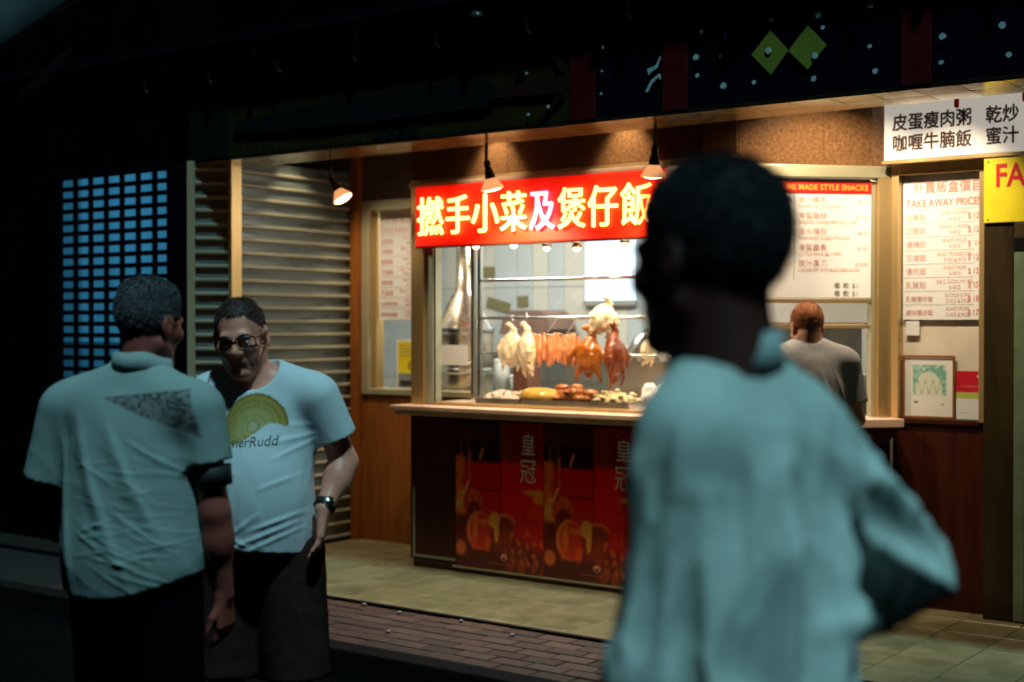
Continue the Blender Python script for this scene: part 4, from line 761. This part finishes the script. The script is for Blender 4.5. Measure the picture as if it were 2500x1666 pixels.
def person(label, loc, rz, P):
    """P: zs shoulder height, zh hip height, sx half shoulder span, w/d chest, wb/db/by belly, head (centre, rotation), arms, legs, cloth"""
    root = thing('person', label, 'person', loc, R(rz)); h = P.get('h', .006); zs, zh, sx = P['zs'], P['zh'], P['sx']; hc = np.array(P['head'][0]); Rm = P['head'][1]; sc = P.get('hs', 1.)
    def torso(f, i, lo=False):
        f.e((0, -.005, zs - .14), (P['w'] + i, P['d'] + i, .21 + i * .5), .05).e((0, P['by'], (zs - .14 + zh) / 2 + .0), (P['wb'] + i, P['db'] + i, .23), .06).e((0, -.01, zh + .03), (P['wb'] * .97 + i, P['d'] * .98 + i, .15), .06)
        f.c((-sx + .055, -.012, zs - .012), (sx - .055, -.012, zs - .012), .060 + i, .060 + i, .05)
        nb_ = np.array((hc[0] * .45, hc[1] * .4 - .018, zs + .045))
        for q in (-1, 1): f.c((q * sx * .62, -.015, zs + .012), nb_ + np.array((q * .03, 0, .02)), .045 + i, .046 + i, .04)
        return nb_
    # ---- body: one continuous surface
    f = F(); nb_ = torso(f, -.012); f.c(nb_ - np.array((0, 0, .06)), hc + Rm @ np.array((0, -.028, -.05)) * sc, .066 * P.get('neck', 1), .056 * P.get('neck', 1), .03)
    for q, (s0, e0, w0, hd, hn, curl) in zip((-1, 1), P['arms']):
        s0, e0, w0 = map(np.array, (s0, e0, w0)); f.c(s0, e0, .054, .043, .04).c(e0, w0, .043, .029, .02).e(e0 * .68 + w0 * .32, (.041, .041, .055), .04); hand(f, w0, hd, hn, curl, q < 0)
    for q, (hp, kn, an_) in zip((-1, 1), P['legs']):
        hp, kn, an_ = map(np.array, (hp, kn, an_)); f.c(hp, kn, .085, .056, .05).c(kn, an_, .054, .040, .03).e(kn * .68 + an_ * .32 + np.array((0, -.02, 0)), (.050, .052, .09), .03).c(an_, an_ + np.array((0, .13, -.045)), .036, .026, .03)
    head_field(f, hc, Rm, sc, P.get('face', True))
    link('body', f.mesh('body', h, P['skin']), root)
    # ---- shirt
    f = F(); torso(f, P.get('fit', .018)); segs = P.get('creases', []); side = P.get('cside', -1)
    if 'skirt' in P:
        for q in P['skirt']: f.e(*q)
    for (s0, e0, w0, *_r), sl in zip(P['arms'], P['sleeve']):
        s0, e0, w0 = map(np.array, (s0, e0, w0))
        if sl[0] == 'short': f.ccut(s0, s0 + (e0 - s0) * 1.2, sl[1], sl[2], sl[3] / 1.2, .035)
        else: f.c(s0, e0, sl[1], sl[2], .035).ccut(e0, w0, sl[2], sl[2] * .72, .93, .03)
    f.fn(lambda X_, d_: np.maximum(d_, (P['hem'](X_) - X_[:, 2]).astype(np.float32)))
    nk = P['neckcut']; f.sub(*nk)
    def post(V, Fc):
        V = relax(V, Fc, 3); N_ = normals(V, Fc); d_ = creases(V, N_, segs, side) + folds(V, P.get('seed', 1), P.get('ffreq', 30), P.get('famp', .008), P.get('faniso', (1, 1, .45)))
        d_ *= np.clip((P.get('ftop', zs + .02) - V[:, 2]) / .12, .15, 1); d_ = np.maximum(d_, -.011); return V + N_ * d_[:, None]
    sm_ = f.mesh('shirt', P.get('hcl', .006), P['cloth'], True, post); shirt = link('shirt', sm_, root)
    # ---- trousers
    f = F(); f.e((0, -.004, zh + .0), (P['wb'] * .93, P['d'] - .004, .13), .03)
    for hp, kn, an_ in P['legs']:
        hp, kn, an_ = map(np.array, (hp, kn, an_)); g = P['leg_r']
        if P.get('short_leg'): f.ccut(hp, kn, g[0], g[1], P['short_leg'], .04)
        else: f.c(hp, kn, g[0], g[1], .04).c(kn, an_ + np.array((0, 0, -.01)), g[1], g[2], .03)
    def post2(V, Fc): N_ = normals(V, Fc); return V + N_ * folds(V, 11, 26, .012, (1, 1, .7))[:, None]
    link('trousers', f.mesh('trousers', .009, P['trouser'], True, post2), root)
    for hp, kn, an_ in P['legs']:
        a = np.array(an_); f = F().e(a + np.array((0, .03, -.045)), (.045, .085, .04), .02).e(a + np.array((0, .11, -.05)), (.048, .075, .034), .03).cut(a + np.array((0, 0, -.079)), (0, 0, -1)); link('shoe', f.mesh('shoe', .008, 'shoe_dark'), root)
    # ---- hair
    f = F(); T = lambda p: hc + Rm @ (np.array(p) * sc)
    for c_, r_ in P['hair_e']: f.e(T(c_), np.array(r_) * sc, .02, Rm)
    for pt, n_ in P['hair_cut']: f.cut(T(pt), Rm @ np.array(n_), .012)
    for c_, r_ in P.get('hair_sub', []): f.sub(T(c_), np.array(r_) * sc, .012, Rm)
    def post3(V, Fc): N_ = normals(V, Fc); return V + N_ * folds(V, 5, 110, P.get('hair_rough', .006), (1, 1, 1))[:, None]
    hm = f.mesh('hair', .0055, P['hair_m'], True, post3); hv = verts(hm).astype(float); nv = np.empty(len(hm.vertices) * 3, np.float32); hm.vertices.foreach_get('normal', nv); nv = nv.reshape(-1, 3)
    ho = link('hair', hm, root)
    if P.get('tufts'):
        b_ = MB(); r = random.Random(3); ln = P['tuft_len']; ctr = T((0, -.01, .02))
        for _ in range(P['tufts']):
            i = r.randrange(len(hv)); p = Vector(hv[i]); nn = Vector(nv[i].tolist()); out = (p - Vector(ctr)).normalized()
            if nn.dot(out) < .25: continue
            side_ = nn.orthogonal().normalized(); side_ = Matrix.Rotation(r.uniform(0, 6.28), 3, nn) @ side_; dn = Vector((0, 0, -1)); dn = (dn - nn * dn.dot(nn)); dn = dn.normalized() if dn.length > .2 else side_; tip = p + (nn * .55 + dn * .5 + side_ * r.uniform(.0, .6)).normalized() * ln * r.uniform(.5, 1.2); w_ = side_.cross(nn) * r.uniform(.0008, .0018)
            b_.add([p - w_, p + w_, p + side_ * .003, tip], [(0, 1, 3), (1, 2, 3), (2, 0, 3)])
        b_.build('hair_tufts', P['hair_m'], ho)
    return root, shirt
def hairset(top=.012, back=.010, low=-.05, front=.045, tilt=.35):   # cap of short hair round the back and top of the skull
    return dict(hair_e=[((0, -.018, .036), (.078 + back, .098 + back, .086 + top))], hair_cut=[((0, 0, low), (0, .25, -1)), ((0, front, .03), (0, 1, -tilt))])

# ---- man seen from behind on the left
def inset(V):
    t1, t2, t3 = (-.035, 1.447), (.215, 1.472), (.252, 1.335); x, z = V[:, 0], V[:, 2]
    def sd(a, b): n = np.array((b[1] - a[1], -(b[0] - a[0]))); n = n / np.linalg.norm(n); return (x - a[0]) * n[0] + (z - a[1]) * n[1]
    d = np.minimum(np.minimum(sd(t1, t2), sd(t2, t3)), sd(t3, t1)); return np.clip(d / .006 + .5, 0, 1) * (V[:, 1] < .02)
arms = [((-.215, -.02, 1.405), (-.285, -.01, 1.13), (-.235, .13, .94), (.15, .5, -.8), (.9, .2, 0), .5), ((.205, .0, 1.41), (.245, .015, 1.12), (.245, .07, .875), (0, .12, -1), (-1, .1, 0), .45)]
legs = [((-.095, 0, .92), (-.11, .03, .50), (-.12, .0, .085)), ((.095, 0, .92), (.11, .03, .50), (.12, .0, .085))]
cre = [(-.12, 1.40, .06, .96, .010, .030), (-.02, 1.41, .15, 1.06, .010, .028), (-.18, 1.36, -.12, .95, .010, .030), (.06, 1.33, .20, 1.24, .0040, .008)]
rw = random.Random(12)
for _ in range(34):
    x, z = rw.uniform(-.06, .16), rw.uniform(.92, 1.27); a = rw.choice((-.55, -.3, -.15, .25)) + rw.uniform(-.15, .15); l = rw.uniform(.04, .11); cre.append((x - l * math.cos(a), z - l * math.sin(a), x + l * math.cos(a), z + l * math.sin(a), rw.uniform(.0012, .0028), rw.uniform(.004, .008)))
P = dict(zs=1.425, zh=.96, sx=.225, w=.180, d=.120, wb=.182, db=.135, by=.0, head=((.030, .035, 1.655), rot3(-14, -8, 0)), hs=1.0, arms=arms, legs=legs, skin='skin_warm', cloth='shirt_inset', fit=.024,
         sleeve=[('short', .078, .088, .74), ('short', .074, .076, .52)], skirt=[((0, -.008, .92), (.208, .152, .40), .06)], hem=lambda X_: .885 + .55 * np.clip(X_[:, 0] - .0, 0, .3) ** 1.4 + .3 * np.clip(-X_[:, 0] - .1, 0, 1) ** 1.6, neckcut=((.02, .03, 1.535), (.078, .085, .05), .01), creases=cre, cside=-1, famp=.008, ffreq=34, seed=4, hcl=.0055,
         trouser='trouser_black', leg_r=(.11, .085, .07), hair_m='hair_grey', hair_rough=.0035, tufts=7000, tuft_len=.009, **hairset(.008, .004, -.078, .055, .3))
P['hair_e'].append(((0, -.015, .082), (.072, .088, .048)))
P['hair_sub'] = [((-.085, .03, -.03), (.03, .045, .05)), ((.085, .03, -.03), (.03, .045, .05))]
root, shirt = person('man seen from behind in pale shirt with a dark patterned inset', (-3.25, 2.58, 0), 20, P); set_mask(shirt.data, inset(verts(shirt.data)))
def collar(root, c, rx, ry, hgt, drop, m, gap=.35, tilt=.25, n=40):
    b_ = MB(); vs = []; prof = [(0, 0), (.002, hgt), (.005, hgt + .001), (.013, hgt - drop), (.0105, hgt - drop - .001), (.003, hgt - .004), (-.002, 0)]
    for i in range(n + 1):
        a = math.pi / 2 + gap + (2 * math.pi - 2 * gap) * i / n
        for dr, z in prof: vs.append((c[0] + (rx + dr) * math.cos(a), c[1] + (ry + dr) * math.sin(a), c[2] + z - tilt * (ry * math.sin(a)) + .003 * math.sin(a * 5)))
    k = len(prof); fs = [(i * k + j, i * k + (j + 1) % k, (i + 1) * k + (j + 1) % k, (i + 1) * k + j) for i in range(n) for j in range(k)]
    b_.add(vs, fs); return b_.build('collar', m, root, True)
collar(root, (.018, .012, 1.500), .078, .080, .055, .050, mat('collar_pale', (.25, .31, .30), .9, bump=.1, bscale=300))
MB().tube([Vector((.2365, .008, 1.250)), Vector((.2425, .011, 1.195))], [.059, .056], 20).build('arm_band', 'band_black', root, True)

# ---- man in the printed tee
def tee_paint(V, Nn):
    c = np.full((len(V), 3), .0); c[:] = (.58, .62, .65); x, z = V[:, 0] - SUNC[0], V[:, 2] - SUNC[1]; r = np.sqrt(x * x + z * z) / SUNR; a = np.arctan2(z, x); fr_ = V[:, 1] > 0
    wave = z > -.030 + .030 * np.tanh((-x) / .04) - .014 * np.exp(-((x + .055) / .03) ** 2) * -1
    def put(m, col): c[m & fr_ & wave] = col
    put(r < 1, (0.259, 0.216, 0.04)); put((r < .92), (0.374, 0.338, 0.065)); put((r < .80), (0.288, 0.259, 0.043)); put((r < .76) & (np.sin(a * 40) > -.4), (0.418, 0.418, 0.115)); put(r < .58, (0.36, 0.396, 0.122)); put((r < .54) & (np.sin(a * 26 + 1) > -.2), (0.432, 0.475, 0.194)); put(r < .38, (0.36, 0.396, 0.101)); put(r < .32, (0.418, 0.446, 0.158)); put(r < .20, (0.302, 0.317, 0.072)); put(r < .15, (0.475, 0.518, 0.302))
    pr_ = fr_ & wave & (r < 1); c[pr_] *= np.array((.95, .72, .75))
    hill = fr_ & (r < 1.1) & (z < -.012 + .034 * np.exp(-((x + .045) / .028) ** 2) - .018) & wave & (x < .02); c[hill] = (.26, .17, .05)
    return c
arms = [((-.195, .0, 1.415), (-.262, -.065, 1.195), (-.232, .060, 1.055), (.02, .22, -1), (1, .25, .1), .35), ((.195, .0, 1.415), (.245, -.03, 1.16), (.215, .10, .96), (-.05, .2, -1), (-1, .2, 0), .4)]
legs = [((-.095, 0, .90), (-.125, .02, .49), (-.13, .0, .085)), ((.095, 0, .90), (.115, .03, .49), (.13, .03, .085))]
cre = [(-.19, 1.30, -.07, 1.27, .006, .010), (-.19, 1.28, -.09, 1.22, .005, .009), (-.185, 1.33, -.10, 1.33, .005, .010), (-.17, 1.05, -.04, 1.00, .008, .010), (-.16, 1.02, .02, .945, .008, .010), (-.17, 1.00, -.02, .93, .006, .008), (.13, 1.02, -.03, .94, .008, .010), (.14, .98, -.04, .925, .006, .008), (.13, 1.20, .02, 1.175, .008, .010), (-.16, 1.17, -.06, 1.13, .005, .010), (.10, .93, -.08, .915, .006, .007), (-.06, 1.05, .06, .96, .006, .010)]
cre = [(a, b, c, d, e * .6, w) for a, b, c, d, e, w in cre]
P = dict(zs=1.43, zh=.94, sx=.215, w=.168, d=.118, wb=.165, db=.150, by=.042, head=((.052, .062, 1.612), rot3(10, -13, 6)), hs=1.03, arms=arms, legs=legs, skin='skin_red', cloth='tee_print', fit=.014,
         sleeve=[('short', .070, .080, .62), ('short', .070, .080, .66)], skirt=[((0, .028, .95), (.176, .166, .30), .06)], hem=lambda X_: .912 + .02 * np.cos(X_[:, 0] * 9) - .02 * X_[:, 1], neckcut=((.01, .055, 1.515), (.082, .095, .070), .01, rot3(0, -25, 0)), creases=cre, cside=1, famp=.005, ffreq=44, seed=8, h=.0048, hcl=.005, ftop=1.40,
         trouser='shorts_brown', leg_r=(.118, .112, .09), short_leg=.99, hair_m='hair_brown', hair_rough=.004, tufts=3000, tuft_len=.007, neck=1.08, **hairset(.001, .001, -.03, .022, 1.2))
P['hair_sub'] = [((-.090, .03, -.02), (.03, .05, .035)), ((.090, .03, -.02), (.03, .05, .035)), ((-.050, .085, .080), (.030, .030, .030)), ((.050, .085, .080), (.030, .030, .030))]
troot, tee = person('man in glasses and white tee printed with a yellow sun', (-3.40, 3.22, 0), 204.8, P)
tv = verts(tee.data); set_col(tee.data, tee_paint(tv, None))
# lettering under the sun, laid on the cloth
from mathutils.bvhtree import BVHTree
bvh = BVHTree.FromPolygons([tuple(v) for v in tv.tolist()], [tuple(p.vertices) for p in tee.data.polygons])
me = text_mesh('xavierRudd', .040, 'CENTER', 0, 0, 0, 1.0, 4); bmx = bmesh.new(); bmx.from_mesh(me); bmesh.ops.subdivide_edges(bmx, edges=[e for e in bmx.edges if e.calc_length() > .006], cuts=2)
for v in bmx.verts:
    x0, z0 = v.co.x, v.co.y; px = -.012 - x0 * 1.02; pz = 1.262 + z0 * 1.1 + .06 * x0 
    hit = bvh.ray_cast(Vector((px, .6, pz)), Vector((0, -1, 0))); v.co = (px, (hit[0].y if hit[0] else .16) + .0012, pz)
bmx.to_mesh(me); bmx.free(); me.materials.clear(); me.materials.append(mat('ink_tee', (.05, .045, .03), .8)); link('lettering', me, tee)
HC = Vector((.052, .062, 1.612)); HR = Matrix(rot3(10, -13, 6).tolist()); H = lambda p: HC + HR @ (Vector(p) * 1.03)
gl = MB()
def rr(cx_, w_, h_): return [(cx_ + w_ * math.copysign(abs(math.cos(a)) ** .55, math.cos(a)), h_ * math.copysign(abs(math.sin(a)) ** .55, math.sin(a))) for a in [i * math.pi / 10 for i in range(21)]]
for q in (-1, 1):
    gl.tube([H((x, .102 - 4.5 * x * x, .000 + z)) for x, z in rr(q * .034, .030, .019)], .0022, 6); gl.tube([H((x, .1025 - 4.5 * x * x, .000 + z)) for x, z in rr(q * .034, .030, .019) if z > .010], .0034, 6)
    gl.tube([H((q * .064, .083, .010)), H((q * .082, .06, .010)), H((q * .086, -.015, .010)), H((q * .083, -.035, -.012))], .0027, 6)
gl.tube([H((-.006, .104, .006)), H((0, .106, .009)), H((.006, .104, .006))], .0028, 6)
go = gl.build('glasses', mat('frame_brown', (.015, .008, .007), .25), troot, True)
for q in (-1, 1):
    pts = rr(q * .034, .029, .018)[:-1]; MB().add([H((x, .1015 - 4.5 * x * x, z)) for x, z in pts], [tuple(range(len(pts)))]).build('lens', glass('lens', (.88, .85, .83), .010), go)
    e = MB(); prof = [(.0122 * math.sin(a * math.pi / 12), .0122 * math.cos(a * math.pi / 12)) for a in range(13)]; e.lathe(prof, 16); eo = e.build('eye', 'eye_white', troot, True, H((q * .031, .0772, -.001))); 
    MB().lathe([(0, .0128), (.003, .0126), (.0055, .0112)], 12).build('iris', 'iris', eo, True, rot=(R(-90), 0, R(10)))
for q in (-1, 1):
    MB().tube([H((q * .014, .0925, .020)), H((q * .03, .0925, .026)), H((q * .047, .082, .022))], [.003, .0042, .002], 6).build('eyebrow', 'hair_brown', troot, True)
w0 = Vector((-.232, .060, 1.055)); wd_ = (w0 - Vector((-.262, -.065, 1.195))).normalized(); wp = w0 - wd_ * .015
wt = MB().tube([wp - wd_ * .011, wp + wd_ * .011], .037, 20).build('wrist_watch', 'band_black', troot, True); k = Vector((-.6, .7, .35)); k = (k - wd_ * k.dot(wd_)).normalized()
MB().lathe([(0, .006), (.016, .006), (.018, .002), (.018, -.004)], 20).build('dial', 'steel', wt, True, wp + k * .037, k.to_track_quat('Z', 'Y').to_euler())

# ---- customer at the service window
arms = [((-.205, .0, 1.335), (-.255, .02, 1.06), (-.14, .24, 1.03), (.3, 1, .1), (0, 0, -1), .2), ((.205, .0, 1.335), (.255, .0, 1.05), (.22, .22, .99), (-.1, 1, .12), (0, 0, -1), .2)]
legs = [((-.09, 0, .86), (-.10, .02, .46), (-.11, -.02, .085)), ((.09, 0, .86), (.10, .02, .46), (.11, .0, .085))]
cre = [(-.12, 1.28, -.05, 1.0, .007, .018), (.02, 1.30, .10, 1.0, .007, .018), (.10, 1.30, .17, 1.1, .006, .014), (-.02, 1.20, .03, .95, .006, .016), (.06, 1.1, .17, 1.02, .005, .010)]
P = dict(zs=1.355, zh=.90, sx=.228, w=.185, d=.118, wb=.180, db=.135, by=.01, head=((.0, .030, 1.520), rot3(0, -20, 0)), hs=.98, arms=arms, legs=legs, skin='skin_pale', cloth='tee_grey', fit=.016,
         sleeve=[('short', .070, .080, .72), ('short', .070, .080, .72)], hem=lambda X_: .86 + 0 * X_[:, 0], neckcut=((0, .02, 1.447), (.078, .085, .045), .01), creases=cre, cside=-1, famp=.006, seed=6, h=.007, hcl=.007, face=True,
         trouser='trouser_black', leg_r=(.105, .085, .07), hair_m='hair_ginger', hair_rough=.002, tufts=1800, tuft_len=.008, neck=1.05, **hairset(.006, .005, -.062, .05, .2))
person('customer in a grey tee seen from behind at the service window', (-2.99, 6.60, .12), 45, P)

# ---- man in the foreground, out of focus
arms = [((-.112, .0, 1.425), (-.150, .0, 1.19), (-.140, .09, .95), (.0, .2, -1), (1, .1, 0), .5), ((.150, -.02, 1.462), (.288, -.060, 1.300), (.120, .08, 1.150), (-.8, .55, -.4), (-.5, -.8, .2), .5)]
legs = [((-.09, 0, 1.0), (-.10, .03, .54), (-.11, .0, .085)), ((.09, 0, 1.0), (.10, .03, .54), (.11, .0, .085))]
cre = [(-.02, 1.45, -.06, 1.05, .034, .036), (.13, 1.45, -.02, 1.02, .040, .034), (.15, 1.38, .07, 1.08, .030, .030), (-.11, 1.42, -.12, 1.05, .030, .036), (.03, 1.26, .15, 1.28, .022, .024), (-.02, 1.15, .14, 1.06, .028, .028), (-.13, 1.22, .0, 1.0, .026, .030), (.16, 1.46, .30, 1.34, .018, .024), (.16, 1.37, .31, 1.27, .020, .022)]
P = dict(zs=1.500, zh=1.03, sx=.142, w=.118, d=.105, wb=.114, db=.118, by=.0, head=((-.030, .032, 1.738), rot3(9, -4, 4)), hs=1.02, arms=arms, legs=legs, skin='skin_deep', cloth='shirt_pale', fit=.020,
         sleeve=[('long', .064, .058), ('long', .070, .062)], skirt=[((0, -.01, .95), (.138, .128, .42), .06)], hem=lambda X_: .90 + 0 * X_[:, 0], neckcut=((-.012, .03, 1.605), (.072, .078, .045), .01), creases=cre, cside=-1, famp=.045, ffreq=46, faniso=(1, 1, .25), seed=21, h=.007, hcl=.007, ftop=1.56,
         neck=1.2, trouser='trouser_black', leg_r=(.10, .085, .07), hair_m='hair_black', hair_rough=.005, tufts=5000, tuft_len=.013, hair_e=[((0, -.026, .052), (.086, .106, .090)), ((0, -.05, .02), (.074, .075, .075))], hair_cut=[((0, 0, -.052), (0, .35, -1)), ((0, .062, .03), (0, 1, -.5))])
froot, _s = person('man in a loose pale blue-green shirt in the foreground, hand on hip', (-.886, 1.715, 0), 71, P)
collar(froot, (-.012, .008, 1.565), .070, .074, .060, .052, mat('collar_teal', (.28, .34, .34), .9, bump=.1, bscale=300))

# ================================================================== small kitchen things
for i, (x, z, lab) in enumerate(((-6.856, 2.08, 'small olive note high on the kitchen wall'), (-6.759, 1.811, 'crooked olive note on the kitchen wall left of centre'), (-6.516, 1.84, 'olive note on the kitchen wall beside the crooked one'))):
    w_ = (.06, .12, .055)[i]; o = MB().box(-w_, w_, -.002, .002, -.045, .045).build('wall_note', 'note_olive' if 'note_olive' in MATS else mat('note_olive', (.17, .16, .08), .7), None, loc=(x, 8.982, z), rot=(0, (0, .25, -.05)[i], 0)); tag(o, lab, 'note', 'notes on the kitchen wall')
tag(box('chopping_block', -5.60, -5.47, 7.60, 7.75, 1.121, 1.37, mat('block_brown', (.13, .055, .035), .6, var=.3, vscale=20, stretch=(1, 1, .3)), None, .012), 'brown wooden block standing behind the hanging chickens', 'block')
bt = thing('prep_bench', 'steel bench behind the cabinet rails', 'bench', (-5.2, 7.75, .13))
box('top', -1.0, 1.35, -.22, .22, .95, .985, 'steel', bt, .004); box('front', -.98, 1.33, -.20, .20, .1, .948, 'kitchen_pale', bt)
ps = thing('plate_stack', 'stack of white plates behind the dark duck', 'plates', (-5.35, 8.6, 1.437))
for i in range(5): MB().lathe([(0, .002), (.05, .002), (.085, .014), (.086, .017), (.05, .006), (0, .006)], 24).build('plate', 'board_white', ps, True, (random.uniform(-.004, .004), random.uniform(-.004, .004), i * .011))
for i, (x, hh, lab) in enumerate(((-6.45, .26, 'tall white container on the kitchen bench'), (-6.30, .14, 'short white tub on the kitchen bench'))):
    t = thing('container', lab, 'container', (x, 8.62, 1.121)); MB().lathe([(0, 0), (.055, 0), (.062, hh), (.058, hh), (.05, .01)], 20).build('body', 'kitchen_white', t, True); MB().lathe([(0, hh + .012), (.06, hh + .01), (.065, hh), (.064, hh - .01)], 20).build('lid', 'board_white', t, True)
wk = thing('wok_dome', 'large steel wok cover behind the right of the cabinet', 'wok cover', (-4.70, 7.98, 1.42)); MB().lathe([(.20, 0), (.19, .07), (.15, .15), (.08, .21), (.02, .235), (0, .236)], 28).build('dome', 'steel', wk, True); MB().lathe([(.012, .235), (.01, .26), (.025, .27), (0, .28)], 12).build('knob', 'kitchen_dark', wk, True); MB().box(-.25, .25, -.2, .2, -.298, -.002).build('stand', 'kitchen_grey', wk)
tag(MB().tube([(-4.95, 8.4, 1.62), (-4.90, 8.38, 1.57), (-4.80, 8.36, 1.545), (-4.68, 8.36, 1.55), (-4.58, 8.38, 1.58), (-4.5, 8.4, 1.66), (-4.48, 8.4, 2.0)], .007, 8).build('cable', 'kitchen_dark', None, True), 'black cable looped in front of the kitchen wall', 'cable')
